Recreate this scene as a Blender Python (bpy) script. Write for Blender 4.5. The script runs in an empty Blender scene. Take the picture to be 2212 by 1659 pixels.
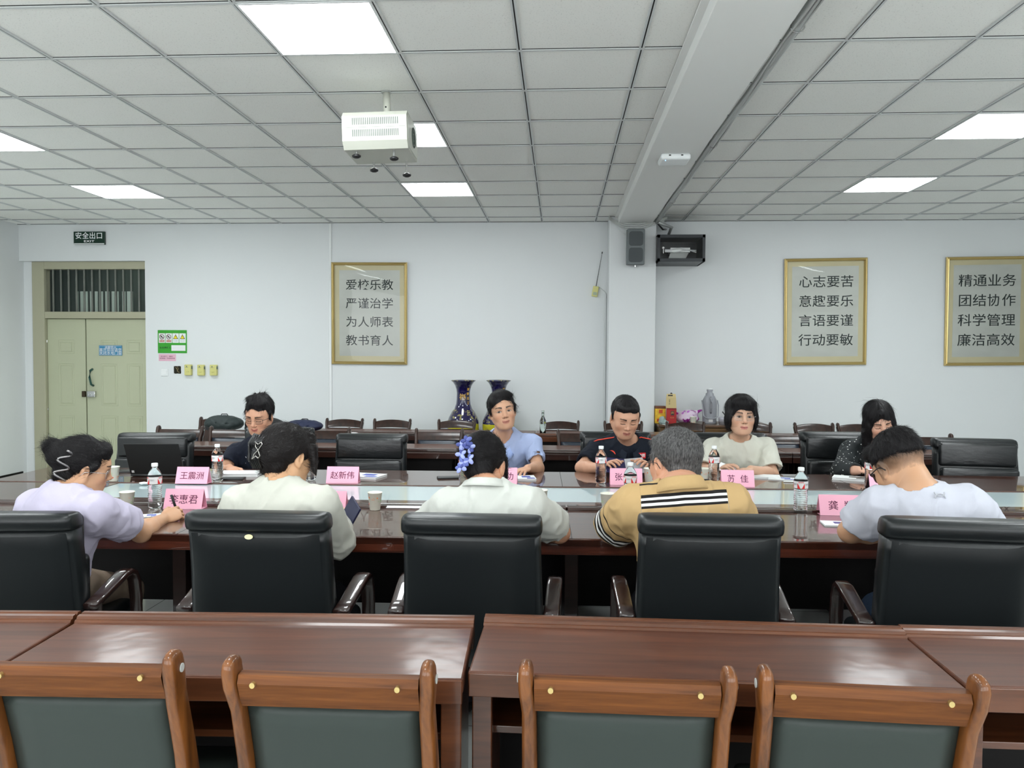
import bpy, bmesh, math, random
import numpy as np
from mathutils import Vector, Matrix
random.seed(7)
PI = math.pi
S = bpy.context.scene
COL = S.collection
# ------------------------------------------------------------------ camera
FPX, YAW, PITCH, ROLL, CAMH = 1740.9, .0590, .0351, .0049, 1.5
def _axes():
    cy, sy, cp, sp = math.cos(YAW), math.sin(YAW), math.cos(PITCH), math.sin(PITCH)
    fw = Vector((-sy*cp, cy*cp, -sp)); r = Vector((cy, sy, 0)); u = r.cross(fw)
    cr, sr = math.cos(ROLL), math.sin(ROLL)
    return cr*r+sr*u, -sr*r+cr*u, fw
CR, CU, CF = _axes()
cd = bpy.data.cameras.new('camera'); cam = bpy.data.objects.new('camera', cd); COL.objects.link(cam)
cam.matrix_world = Matrix(((CR.x, CU.x, -CF.x, 0), (CR.y, CU.y, -CF.y, 0), (CR.z, CU.z, -CF.z, CAMH), (0, 0, 0, 1)))
cd.sensor_width = 36; cd.lens = FPX/2212*36; cd.clip_start = .05
S.camera = cam
def ray(x, y): return CF+(x-1106)/FPX*CR-(y-829.5)/FPX*CU
def at_z(x, y, z):
    d = ray(x, y); t = (z-CAMH)/d.z; return Vector((d.x*t, d.y*t, z))
def at_y(x, y, Y):
    d = ray(x, y); t = Y/d.y; return Vector((d.x*t, Y, d.z*t+CAMH))
# ------------------------------------------------------------------ world, exposure, daylight
S.view_settings.view_transform = 'Standard'; S.view_settings.look = 'None'
S.view_settings.gamma = 1; S.view_settings.use_curve_mapping = False
S.view_settings.exposure = 0.0
S.cycles.use_denoising = True
S.cycles.max_bounces = 7; S.cycles.glossy_bounces = 4; S.cycles.transmission_bounces = 8; S.cycles.diffuse_bounces = 4
S.cycles.transparent_max_bounces = 8; S.cycles.caustics_reflective = False; S.cycles.caustics_refractive = False
S.cycles.sample_clamp_indirect = 6
wd = bpy.data.worlds.new('world'); S.world = wd; wd.use_nodes = True
wd.node_tree.nodes['Background'].inputs[0].default_value = (.75, .88, 1, 1)
wd.node_tree.nodes['Background'].inputs[1].default_value = 1.0
def area(name, loc, rot, sx, sy, power, col):
    l = bpy.data.lights.new(name, 'AREA'); l.shape = 'RECTANGLE'; l.size = sx; l.size_y = sy; l.energy = power; l.color = col
    o = bpy.data.objects.new(name, l); COL.objects.link(o); o.location = loc; o.rotation_euler = rot; return o
WALL_Y, REAR_Y, LEFT_X, RIGHT_X, CEIL = 9.17, -2.2, -6.36, 6.2, 3.01
# daylight through the windows in the wall behind the camera
for i, wx in enumerate((-4.2, -1.6, 1.2, 3.9)):
    area('window_daylight', (wx, REAR_Y+.06, 1.85), (PI/2, 0, 0), 2.3, 1.6, 60, (.95, .98, 1))
LED = 24.0       # emission strength of the ceiling panels
# ------------------------------------------------------------------ materials
MATS = {}
def nt(name):
    m = bpy.data.materials.new(name); m.use_nodes = True; t = m.node_tree
    return m, t, t.nodes['Principled BSDF']
def mat(name, col, rough=.5, metal=0, coat=0, coatr=.05, spec=.5, noise=None, bump=None, trans=0, ior=1.45, emit=None, sss=0, alpha=1):
    """noise=(scale xyz, amount); bump=(scale xyz, strength, distance)"""
    if name in MATS: return MATS[name]
    m, t, b = nt(name); N, L = t.nodes, t.links
    I = b.inputs
    I['Base Color'].default_value = (*col, 1); I['Roughness'].default_value = rough; I['Metallic'].default_value = metal
    I['Coat Weight'].default_value = coat; I['Coat Roughness'].default_value = coatr; I['Specular IOR Level'].default_value = spec
    I['IOR'].default_value = ior; I['Transmission Weight'].default_value = trans; I['Alpha'].default_value = alpha
    if sss: I['Subsurface Weight'].default_value = sss; I['Subsurface Radius'].default_value = (.02, .008, .004); I['Subsurface Scale'].default_value = .5
    if emit: I['Emission Color'].default_value = (*emit[0], 1); I['Emission Strength'].default_value = emit[1]
    def tex(sc, det=4):
        tc = N.new('ShaderNodeTexCoord'); mp = N.new('ShaderNodeMapping'); L.new(tc.outputs['Object'], mp.inputs[0]); mp.inputs['Scale'].default_value = sc
        n = N.new('ShaderNodeTexNoise'); n.inputs['Scale'].default_value = 1; n.inputs['Detail'].default_value = det; L.new(mp.outputs[0], n.inputs['Vector']); return n
    if noise:
        n = tex(noise[0]); r = N.new('ShaderNodeValToRGB'); e = r.color_ramp.elements
        a = noise[1]; e[0].position = .3; e[1].position = .7
        e[0].color = (*[c*(1-a) for c in col], 1); e[1].color = (*[min(1, c*(1+a)) for c in col], 1)
        L.new(n.outputs['Fac'], r.inputs[0]); L.new(r.outputs[0], I['Base Color'])
    if bump:
        n = tex(bump[0]); bp = N.new('ShaderNodeBump'); bp.inputs['Strength'].default_value = bump[1]; bp.inputs['Distance'].default_value = bump[2]
        L.new(n.outputs['Fac'], bp.inputs['Height']); L.new(bp.outputs[0], I['Normal'])
        if coat: L.new(bp.outputs[0], I['Coat Normal'])
    MATS[name] = m; return m
def wood(name, dark, light, axis='x', rough=.35, coat=.8, coatr=.03, sc=1.0, bump=.04, spec=.25):
    if name in MATS: return MATS[name]
    m, t, b = nt(name); N, L = t.nodes, t.links
    tc = N.new('ShaderNodeTexCoord'); mp = N.new('ShaderNodeMapping'); L.new(tc.outputs['Object'], mp.inputs[0])
    s = {'x': (1.6, 22, 22), 'y': (22, 1.6, 22), 'z': (22, 22, 1.6)}[axis]; mp.inputs['Scale'].default_value = [v*sc for v in s]
    n = N.new('ShaderNodeTexNoise'); n.inputs['Scale'].default_value = 1; n.inputs['Detail'].default_value = 6; n.inputs['Roughness'].default_value = .62; n.inputs['Distortion'].default_value = .6
    L.new(mp.outputs[0], n.inputs['Vector'])
    r = N.new('ShaderNodeValToRGB'); e = r.color_ramp.elements; e[0].position = .32; e[1].position = .72
    e[0].color = (*dark, 1); e[1].color = (*light, 1); L.new(n.outputs['Fac'], r.inputs[0]); L.new(r.outputs[0], b.inputs['Base Color'])
    n2 = N.new('ShaderNodeTexNoise'); n2.inputs['Scale'].default_value = 9; n2.inputs['Detail'].default_value = 2; L.new(tc.outputs['Object'], n2.inputs['Vector'])
    bp = N.new('ShaderNodeBump'); bp.inputs['Strength'].default_value = bump; bp.inputs['Distance'].default_value = .01
    L.new(n2.outputs['Fac'], bp.inputs['Height']); L.new(bp.outputs[0], b.inputs['Coat Normal'])
    b.inputs['Roughness'].default_value = rough; b.inputs['Coat Weight'].default_value = coat; b.inputs['Coat Roughness'].default_value = coatr; b.inputs['Specular IOR Level'].default_value = spec
    MATS[name] = m; return m
def vcol(name, rough=.5, sss=0, bump=None, coat=0, spec=.5):
    """material reading the colour attribute of the mesh"""
    if name in MATS: return MATS[name]
    m = mat(name, (1, 1, 1), rough, sss=sss, bump=bump, coat=coat, spec=spec); t = m.node_tree
    a = t.nodes.new('ShaderNodeAttribute'); a.attribute_name = 'Col'; t.links.new(a.outputs['Color'], t.nodes['Principled BSDF'].inputs['Base Color'])
    return m
def srgb(r, g, b):
    f = lambda c: (c/255/12.92) if c <= 10 else ((c/255+.055)/1.055)**2.4
    return (f(r), f(g), f(b))
M = dict(
    wall=mat('wall_paint', (.725, .75, .755), .75, spec=.25, bump=((6, 6, 6), .06, .01), noise=((.5, .5, .5), .012)),
    white=mat('white_plastic', (.8, .82, .82), .35), floor=None,
    tbar=mat('ceiling_bar', (.62, .64, .64), .5), gap=mat('dark_gap', (.012, .014, .014), .8),
    leather=mat('black_leather', (.0075, .0095, .0105), .36, spec=.5, bump=((90, 90, 90), .12, .001)),
    leather2=mat('black_leather_fold', (.009, .0105, .0115), .3, spec=.6, bump=((14, 4, 30), .35, .006)),
    gleather=mat('grey_green_leather', (.029, .038, .034), .45, spec=.3, bump=((160, 160, 160), .08, .0006)),
    fleather=mat('dark_blue_leather', (.028, .036, .05), .3, spec=.55),
    chairwood=wood('amber_chair_wood', (.052, .015, .003), (.20, .066, .013), 'x', sc=1.4, coat=.12, coatr=.2, rough=.55, spec=.15),
    postwood=wood('amber_post_wood', (.052, .015, .003), (.21, .070, .014), 'z', sc=1.4, coat=.5, coatr=.08, rough=.45),
    darkchair=wood('dark_chair_wood', (.014, .006, .004), (.045, .018, .011), 'z', coat=.4, coatr=.12),
    table=wood('red_brown_table_wood', (.042, .014, .008), (.082, .027, .014), 'x', coat=1, coatr=.012, sc=1.2, bump=.012),
    apron=wood('red_table_edge_wood', (.055, .012, .006), (.12, .028, .012), 'x', coat=.8),
    desk=wood('desk_top_wood', (.050, .014, .006), (.11, .034, .014), 'x', coat=.38, coatr=.15, sc=1.1, bump=.12, rough=.5),
    desked=wood('desk_edge_wood', (.055, .016, .006), (.14, .045, .016), 'x', coat=.6, coatr=.1),
    dmold=wood('dark_moulding_wood', (.02, .008, .006), (.05, .018, .012), 'x', coat=1),
    dark=mat('dark_board', (.004, .003, .003), .6, spec=.2), deskdark=wood('dark_desk_board', (.010, .006, .005), (.02, .010, .008), 'x', coat=.3),
    arm=wood('dark_armrest_wood', (.014, .006, .005), (.03, .012, .010), 'y', coat=1, coatr=.03),
    gold=mat('gold_frame', (.62, .47, .2), .28, metal=.85), chrome=mat('chrome', (.6, .6, .6), .2, metal=1), steel=mat('galvanised_steel', (.50, .52, .51), .45, metal=.5),
    black=mat('black_plastic', (.012, .012, .013), .35), matte=mat('black_matte', (.008, .008, .008), .7),
    dgreen=mat('pale_green_door_paint', srgb(182, 186, 158), .45, noise=((2, 2, 2), .02)),
    pink=mat('pink_card', srgb(243, 178, 200), .6), ink=mat('purple_ink', srgb(95, 22, 62), .6), bink=mat('black_ink', (.012, .022, .02), .6),
    cup=mat('paper_cup', (.78, .78, .68), .5), paper=mat('paper', (.78, .80, .80), .6), orange=mat('orange_print', srgb(235, 140, 80), .5), lgreen=mat('green_print', srgb(150, 210, 120), .5),
    cap=mat('white_cap', (.85, .88, .88), .4), red=mat('red_print', srgb(215, 40, 40), .45),
    pet=mat('clear_bottle_plastic', (1, 1, 1), .0, trans=1, ior=1.2), label=mat('bottle_label', (.75, .74, .74), .4),
)
# ------------------------------------------------------------------ object helpers
def tagp(o, label=None, cat=None, group=None, kind=None):
    if label: o['label'] = label
    if cat: o['category'] = cat
    if group: o['group'] = group
    if kind: o['kind'] = kind
    return o
def empty(name, loc=(0, 0, 0), rz=0, label=None, cat=None, group=None, kind=None):
    o = bpy.data.objects.new(name, None); COL.objects.link(o); o.location = loc; o.rotation_euler = (0, 0, rz); o.empty_display_size = .05
    return tagp(o, label, cat, group, kind)
def link(name, me, m, parent=None, smooth=False):
    if isinstance(m, (list, tuple)):
        for k in m: me.materials.append(k)
    elif m: me.materials.append(m)
    if smooth: me.polygons.foreach_set('use_smooth', [True]*len(me.polygons))
    o = bpy.data.objects.new(name, me); COL.objects.link(o)
    if parent: o.parent = parent
    return o
def obj(name, bm, m, parent=None, smooth=False, label=None, auto=None):
    me = bpy.data.meshes.new(name); bmesh.ops.recalc_face_normals(bm, faces=bm.faces[:])
    if auto is not None:
        for e in bm.edges:
            if len(e.link_faces) == 2 and e.calc_face_angle(0) > math.radians(auto): e.smooth = False
        smooth = True
    bm.to_mesh(me); bm.free(); o = link(name, me, m, parent, smooth)
    if label: o['label'] = label
    return o
def struct(name, bm, m, parent=None, **k):
    o = obj(name, bm, m, parent, **k)
    if not parent: o['kind'] = 'structure'
    return o
def copy_tree(o, parent=None):
    c = o.copy(); COL.objects.link(c)
    if parent: c.parent = parent
    for ch in list(o.children): copy_tree(ch, c)
    return c
def B(): return bmesh.new()
def box(bm, x0, x1, y0, y1, z0, z1, bev=0, seg=2, mi=0, T=None):
    t = bmesh.new(); r = bmesh.ops.create_cube(t, size=1)
    for v in t.verts: v.co = Vector((x0+(v.co.x+.5)*(x1-x0), y0+(v.co.y+.5)*(y1-y0), z0+(v.co.z+.5)*(z1-z0)))
    if bev: bmesh.ops.bevel(t, geom=t.edges[:], offset=bev, segments=seg, profile=.5, affect='EDGES')
    merge(bm, t, T, mi); return bm
def merge(bm, t, T=None, mi=0):
    if T is not None: t.transform(T)
    for f in t.faces: f.material_index = mi
    me = bpy.data.meshes.new('tmp'); t.to_mesh(me); t.free(); n = len(bm.faces); bm.from_mesh(me); bpy.data.meshes.remove(me)
def tube(bm, pts, r, n=8, closed=False, prof=None, mi=0, up=Vector((0, 0, 1)), cap=True):
    """sweep: r number, list of radii, or prof=list of (a,b) offsets (side, up)"""
    pts = [Vector(p) for p in pts]; k = len(pts); rings = []
    rs = r if isinstance(r, (list, tuple)) else [r]*k
    for i, p in enumerate(pts):
        a = pts[(i-1) % k] if (closed or i > 0) else p; b = pts[(i+1) % k] if (closed or i < k-1) else p
        d = (b-a).normalized() if (b-a).length > 1e-9 else Vector((0, 0, 1))
        u = up if abs(d.dot(up)) < .98 else Vector((0, 1, 0)) if abs(d.y) < .9 else Vector((1, 0, 0))
        s = d.cross(u).normalized(); w = s.cross(d).normalized()
        P = prof if prof else [(math.cos(2*PI*j/n), math.sin(2*PI*j/n)) for j in range(n)]
        rings.append([bm.verts.new(p+s*(q[0]*rs[i])+w*(q[1]*rs[i])) for q in P])
    m = len(rings[0]); R = range(k if closed else k-1)
    for i in R:
        A, C = rings[i], rings[(i+1) % k]
        for j in range(m):
            f = bm.faces.new((A[j], A[(j+1) % m], C[(j+1) % m], C[j])); f.material_index = mi
    if not closed and cap:
        for rr in (rings[0], rings[-1]):
            try: f = bm.faces.new(rr); f.material_index = mi
            except ValueError: pass
    return bm
def cyl(bm, p, q, r, r2=None, n=20, mi=0): return tube(bm, [p, q], [r, r if r2 is None else r2], n, mi=mi)
def lathe(bm, prof, c=(0, 0, 0), n=32, mi=0, f=None, capb=False, capt=False):
    rings = []
    for k, (r, z) in enumerate(prof):
        ring = []
        for j in range(n):
            a = 2*PI*j/n; rr = r*(f(a, z) if f else 1)
            ring.append(bm.verts.new((c[0]+rr*math.cos(a), c[1]+rr*math.sin(a), c[2]+z)))
        rings.append(ring)
    for i in range(len(rings)-1):
        for j in range(n):
            fc = bm.faces.new((rings[i][j], rings[i][(j+1) % n], rings[i+1][(j+1) % n], rings[i+1][j])); fc.material_index = mi
    if capb: bm.faces.new(rings[0]).material_index = mi
    if capt: bm.faces.new(rings[-1]).material_index = mi
    return bm
def prism(bm, pts, T=None, h=.01, mi=0):
    """polygon pts (x,y) extruded in z by h then transformed"""
    t = bmesh.new(); a = [t.verts.new((x, y, 0)) for x, y in pts]; b = [t.verts.new((x, y, h)) for x, y in pts]; n = len(pts)
    t.faces.new(a[::-1]); t.faces.new(b)
    for i in range(n): t.faces.new((a[i], a[(i+1) % n], b[(i+1) % n], b[i]))
    merge(bm, t, T, mi); return bm
def rrect(w, h, r, n=5, cx=0, cy=0):
    out = []
    for k, (sx, sy) in enumerate(((1, 1), (-1, 1), (-1, -1), (1, -1))):
        for i in range(n+1):
            a = PI/2*(k+i/n); out.append((cx+sx*(w/2-r)+r*math.cos(a), cy+sy*(h/2-r)+r*math.sin(a)))
    return out
WALLT = lambda x, y, z: Matrix.Translation((x, y, z)) @ Matrix.Rotation(PI/2, 4, 'X')     # plane facing -Y: local x->X, y->Z, z->-Y
def text(name, s, size, T, m, parent=None, ext=.0004, bold=0, align='CENTER', sx=1.0, sp=1.0, slant=0):
    c = bpy.data.curves.new(name, 'FONT'); c.body = s; c.size = size; c.align_x = align; c.align_y = 'CENTER'; c.extrude = ext; c.offset = bold; c.space_character = sp; c.shear = slant
    o = bpy.data.objects.new(name, c); COL.objects.link(o); dg = bpy.context.evaluated_depsgraph_get(); dg.update()
    me = bpy.data.meshes.new_from_object(o.evaluated_get(dg)); bpy.data.objects.remove(o); bpy.data.curves.remove(c)
    me.transform(T @ Matrix.Diagonal((sx, 1, 1, 1))); me.materials.clear()
    return link(name, me, m, parent)
# ------------------------------------------------------------------ implicit surfaces (people, hair, cloth, bags)
V3 = lambda v: np.array(v, dtype=np.float64)
def wob(P, f, seed=0, oct=3):
    r = np.random.RandomState(seed); o = np.zeros(P.shape[0]); a = 1.; s = 0
    for k in range(oct*3):
        d = r.normal(size=3); d /= np.linalg.norm(d); ph = r.rand()*6.28; ff = f*(1.9**(k//3)); w = .6**(k//3)
        o += w*np.sin(ff*(P@d)+ph+1.3*np.sin(ff*.6*(P@np.roll(d, 1))+ph*2)); s += w
    return o/s
class Field:
    def __init__(s): s.p = []
    def cap(s, a, b, ra, rb=None, k=.02, op='u'):
        a, b = V3(a), V3(b); rb = ra if rb is None else rb; R = max(ra, rb)+max(k, .01)
        s.p.append(('c', (a, b, ra, rb), k, op, np.minimum(a, b)-R, np.maximum(a, b)+R)); return s
    def ell(s, c, r, Rm=None, k=.02, op='u'):
        c, r = V3(c), V3(r); Rm = np.eye(3) if Rm is None else Rm; e = np.sqrt(((Rm*r)**2).sum(1))+max(k, .01)
        s.p.append(('e', (c, r, Rm), k, op, c-e, c+e)); return s
    def plane(s, pt, n, c=None, rad=None, op='s', k=.004):     # removes the side n points to, optionally only within rad of c
        pt, n = V3(pt), V3(n); n = n/np.linalg.norm(n); c = pt if c is None else V3(c); rad = 9. if rad is None else rad
        s.p.append(('p', (pt, n, c, rad), k, op, c-rad, c+rad)); return s
    def grid(s, lo, hi, h):
        ax = [np.arange(lo[i], hi[i]+h, h) for i in range(3)]; D = np.full([len(a) for a in ax], .06, dtype=np.float64)
        for t, q, k, op, l, u in s.p:
            i0 = [max(0, int((l[i]-lo[i])/h)) for i in range(3)]; i1 = [min(len(ax[i]), int((u[i]-lo[i])/h)+2) for i in range(3)]
            if any(i1[i] <= i0[i] for i in range(3)): continue
            X, Y, Z = np.meshgrid(*[ax[i][i0[i]:i1[i]] for i in range(3)], indexing='ij'); sl = tuple(slice(i0[i], i1[i]) for i in range(3))
            if t == 'c':
                a, b, ra, rb = q; d = b-a; L2 = max(d@d, 1e-12); tt = np.clip(((X-a[0])*d[0]+(Y-a[1])*d[1]+(Z-a[2])*d[2])/L2, 0, 1)
                v = np.sqrt((X-a[0]-tt*d[0])**2+(Y-a[1]-tt*d[1])**2+(Z-a[2]-tt*d[2])**2)-(ra+(rb-ra)*tt)
            elif t == 'e':
                c, r, Rm = q; x, y, z = X-c[0], Y-c[1], Z-c[2]
                lx, ly, lz = [(x*Rm[0, j]+y*Rm[1, j]+z*Rm[2, j])/r[j] for j in range(3)]
                k0 = np.sqrt(lx*lx+ly*ly+lz*lz)+1e-9; k1 = np.sqrt((lx/r[0])**2+(ly/r[1])**2+(lz/r[2])**2)+1e-9; v = k0*(k0-1)/k1
            else:
                pt, n, c, rad = q; v = -((X-pt[0])*n[0]+(Y-pt[1])*n[1]+(Z-pt[2])*n[2])
                if rad < 9: v = np.maximum(v, np.sqrt((X-c[0])**2+(Y-c[1])**2+(Z-c[2])**2)-rad)
            cur = D[sl]
            if op == 'u':
                hh = np.clip(.5+.5*(cur-v)/k, 0, 1); D[sl] = cur*(1-hh)+v*hh-k*hh*(1-hh)
            elif op == 's':
                hh = np.clip(.5-.5*(cur+v)/k, 0, 1); D[sl] = cur*(1-hh)-v*hh+k*hh*(1-hh)
        return ax, D
    def mesh(s, h, lo=None, hi=None, dis=None, clip=None):
        U = [q for q in s.p if q[3] == 'u']
        if lo is None: lo = np.min([q[4] for q in U], 0)-h
        if hi is None: hi = np.max([q[5] for q in U], 0)+h
        lo, hi = V3(lo), V3(hi); ax, D = s.grid(lo, hi, h)
        if dis is not None:
            idx = np.argwhere(np.abs(D) < .035); P = np.stack([ax[i][idx[:, i]] for i in range(3)], 1); D[tuple(idx.T)] += dis(P)
        return nets(ax, D, h)
def nets(ax, D, h):
    s = D < 0; nx, ny, nz = D.shape
    acc = np.zeros((nx-1, ny-1, nz-1, 3)); cnt = np.zeros((nx-1, ny-1, nz-1))
    for axis in range(3):
        A = np.take(D, range(D.shape[axis]-1), axis); Bv = np.take(D, range(1, D.shape[axis]), axis)
        cr = (A < 0) != (Bv < 0); t = np.where(cr, A/np.where(cr, A-Bv, 1), 0)
        o = [i for i in range(3) if i != axis]
        for da in (0, 1):
            for db in (0, 1):
                sl = [slice(None)]*3; sl[o[0]] = slice(da, D.shape[o[0]]-1+da); sl[o[1]] = slice(db, D.shape[o[1]]-1+db); sl = tuple(sl)
                c = cr[sl]; acc[..., axis] += np.where(c, t[sl], 0); acc[..., o[0]] += c*da; acc[..., o[1]] += c*db; cnt += c
    act = cnt > 0; ids = np.full(act.shape, -1); ids[act] = np.arange(act.sum()); I = np.argwhere(act)
    V = np.array([ax[0][0], ax[1][0], ax[2][0]])+(I+acc[act]/cnt[act][:, None])*h
    F = []
    for axis in range(3):
        A = np.take(s, range(D.shape[axis]-1), axis); Bs = np.take(s, range(1, D.shape[axis]), axis); cr = np.argwhere(A != Bs)
        o = [(axis+1) % 3, (axis+2) % 3]; ok = (cr[:, o[0]] > 0) & (cr[:, o[1]] > 0)
        for i in range(2): ok &= cr[:, o[i]] < D.shape[o[i]]-1
        cr = cr[ok]; fl = A[tuple(cr.T)]
        def g(a, b): q = cr.copy(); q[:, o[0]] -= a; q[:, o[1]] -= b; return ids[tuple(q.T)]
        Q = np.stack([g(1, 1), g(0, 1), g(0, 0), g(1, 0)], 1); Q[~fl] = Q[~fl][:, ::-1]; F.append(Q)
    return V, np.concatenate(F)
def npmesh(name, parts, m, parent=None, col=None, off=None, smooth=True, attr=None):
    """parts: list of (V,F); colours by function of world points"""
    V = np.concatenate([p[0] for p in parts]); o = 0; F = []
    for v, f in parts: F.append(f+o); o += len(v)
    F = np.concatenate(F); me = bpy.data.meshes.new(name)
    W = V-(V3(off) if off is not None else 0)
    me.vertices.add(len(V)); me.vertices.foreach_set('co', W.ravel()); me.loops.add(len(F)*4); me.loops.foreach_set('vertex_index', F.ravel())
    me.polygons.add(len(F)); me.polygons.foreach_set('loop_start', np.arange(0, len(F)*4, 4)); me.polygons.foreach_set('loop_total', np.full(len(F), 4))
    me.update(calc_edges=True); me.validate()
    if col is not None:
        C = col(V); a = me.color_attributes.new('Col', 'FLOAT_COLOR', 'POINT'); a.data.foreach_set('color', np.concatenate([C, np.ones((len(C), 1))], 1).ravel())
    if attr:
        for nm, fn in attr.items():
            a = me.attributes.new(nm, 'FLOAT', 'POINT'); a.data.foreach_set('value', fn(V))
    return link(name, me, m, parent, smooth)
# ================================================================== THE ROOM
def speckle(name, col, sc, amt):
    m, t, b = nt(name); N, L = t.nodes, t.links
    tc = N.new('ShaderNodeTexCoord'); n = N.new('ShaderNodeTexNoise'); n.inputs['Scale'].default_value = sc; n.inputs['Detail'].default_value = 3
    L.new(tc.outputs['Object'], n.inputs['Vector']); r = N.new('ShaderNodeValToRGB'); e = r.color_ramp.elements
    e[0].position = .30; e[1].position = .40; e[0].color = (*[c*amt for c in col], 1); e[1].color = (*col, 1)
    L.new(n.outputs['Fac'], r.inputs[0]); L.new(r.outputs[0], b.inputs['Base Color']); b.inputs['Roughness'].default_value = .9; b.inputs['Specular IOR Level'].default_value = .2
    return m
ceil_m = speckle('mineral_fibre_tile', (.90, .905, .87), 130, .80)
def floor_mat():
    m, t, b = nt('grey_floor_tile'); N, L = t.nodes, t.links
    tc = N.new('ShaderNodeTexCoord'); br = N.new('ShaderNodeTexBrick'); L.new(tc.outputs['Object'], br.inputs['Vector'])
    br.offset = 0; br.inputs['Scale'].default_value = 1; br.inputs['Brick Width'].default_value = .8; br.inputs['Row Height'].default_value = .8; br.inputs['Mortar Size'].default_value = .003
    br.inputs['Color1'].default_value = (.68, .70, .68, 1); br.inputs['Color2'].default_value = (.66, .68, .66, 1); br.inputs['Mortar'].default_value = (.2, .2, .2, 1)
    L.new(br.outputs['Color'], b.inputs['Base Color']); b.inputs['Roughness'].default_value = .12; return m
b = B(); box(b, LEFT_X-.3, RIGHT_X+.3, REAR_Y-.3, WALL_Y+1.6, -.1, 0); struct('floor', b, floor_mat())
b = B(); box(b, LEFT_X-.3, RIGHT_X+.3, REAR_Y-.3, WALL_Y+.3, CEIL+.004, CEIL+.12); ceiling = struct('ceiling', b, ceil_m)
# T-bar grid: pale flanges with a black slot along the room, thin double lines across
GX, GY, HX, HY, TL = -3.2102, 3.4411, 1.3561, 3.3822, .6
g, k = B(), B()
for i in range(-6, 7):
    x = GX+TL*i
    if x < LEFT_X: continue
    for a, c in ((-.013, -.0035), (.0035, .013)): box(g, x+a, x+c, REAR_Y, WALL_Y, CEIL-.004, CEIL+.006)
    box(k, x-.0035, x+.0035, REAR_Y, WALL_Y, CEIL, CEIL+.005)
for i in range(0, 9):
    x = HX+TL*i
    if x > RIGHT_X: continue
    for a, c in ((-.013, -.0035), (.0035, .013)): box(g, x+a, x+c, REAR_Y, WALL_Y, CEIL-.004, CEIL+.006)
    box(k, x-.0035, x+.0035, REAR_Y, WALL_Y, CEIL, CEIL+.005)
for (x0, x1, y0) in ((LEFT_X, .62, GY), (.98, RIGHT_X, HY)):
    for r in range(-9, 10):
        y = y0+TL*r
        if y < REAR_Y: continue
        box(g, x0, x1, y-.0095, y+.0095, CEIL-.0032, CEIL+.006)
        box(k, x0, x1, y-.0125, y-.0095, CEIL+.001, CEIL+.005); box(k, x0, x1, y+.0095, y+.0115, CEIL+.001, CEIL+.005)
box(g, LEFT_X, RIGHT_X, WALL_Y-.02, WALL_Y, CEIL-.003, CEIL+.006); box(k, LEFT_X, RIGHT_X, WALL_Y-.024, WALL_Y-.02, CEIL, CEIL+.005)
obj('ceiling_grid', g, M['tbar'], ceiling); obj('grid_slot', k, M['gap'], ceiling)
DX0, DX1, DZ = LEFT_X, -4.837, 2.585
b = B()
box(b, LEFT_X-.2, DX0, WALL_Y, WALL_Y+.2, 0, CEIL+.01); box(b, DX1, RIGHT_X+.2, WALL_Y, WALL_Y+.2, 0, CEIL+.01); box(b, DX0, DX1, WALL_Y, WALL_Y+.2, DZ, CEIL+.01)
struct('wall_back', b, M['wall'])
b = B(); box(b, LEFT_X-.2, LEFT_X, REAR_Y-.2, WALL_Y+.0, 0, CEIL+.01); struct('wall_left', b, M['wall'])
b = B(); box(b, RIGHT_X, RIGHT_X+.2, REAR_Y-.2, WALL_Y, 0, CEIL+.01); struct('wall_right', b, M['wall'])
b = B(); box(b, LEFT_X, RIGHT_X, REAR_Y-.2, REAR_Y, 0, CEIL+.01); struct('wall_front', b, M['wall'])
PX0, PX1, PY = .527, 1.032, 8.83
b = B(); box(b, PX0, PX1, PY, WALL_Y, 0, CEIL-.005, .004, 1); struct('wall_column', b, M['wall'])
b = B(); box(b, .62, .985, REAR_Y, PY+.1, 2.932, CEIL+.004, .003, 1); box(b, .585, .62, REAR_Y, PY, CEIL-.012, CEIL-.002)
struct('ceiling_beam', b, mat('beam_paint', (.86, .87, .85), .7, spec=.25))
b = B(); box(b, -2.655, -2.625, WALL_Y-.014, WALL_Y, 0, CEIL-.004, .003, 1); struct('trim_1', b, M['white'])
b = B(); box(b, PX0-.03, PX0-.008, WALL_Y-.014, WALL_Y, 0, 2.19, .003, 1); struct('trim_2', b, M['tbar'])
b = B(); box(b, DX1, RIGHT_X, WALL_Y-.012, WALL_Y, 0, .1, .002, 1); struct('baseboard_back', b, M['dark'])
b = B(); box(b, LEFT_X, LEFT_X+.012, REAR_Y, WALL_Y, 0, .1, .002, 1); struct('baseboard_left', b, M['dark'])
# windows behind the camera
for i, wx in enumerate((-4.2, -1.6, 1.2, 3.9)):
    w = B()
    for a, c, d, e in ((-1.22, -1.16, 1.0, 2.7), (1.16, 1.22, 1.0, 2.7), (-1.22, 1.22, 1.0, 1.05), (-1.22, 1.22, 2.65, 2.7), (-.02, .02, 1.0, 2.7)):
        box(w, wx+a, wx+c, REAR_Y, REAR_Y+.04, d, e)
    struct('window_%d' % (i+1), w, M['white'])
GLZ, gt, gb = nt('acrylic_glazing')
_mx = gt.nodes.new('ShaderNodeMixShader'); _tr = gt.nodes.new('ShaderNodeBsdfTransparent'); _gl = gt.nodes.new('ShaderNodeBsdfGlossy'); _fr = gt.nodes.new('ShaderNodeFresnel')
_gl.inputs['Roughness'].default_value = .01; _fr.inputs[0].default_value = 1.3
gt.links.new(_fr.outputs[0], _mx.inputs[0]); gt.links.new(_tr.outputs[0], _mx.inputs[1]); gt.links.new(_gl.outputs[0], _mx.inputs[2]); gt.links.new(_mx.outputs[0], gt.nodes['Material Output'].inputs[0])
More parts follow.
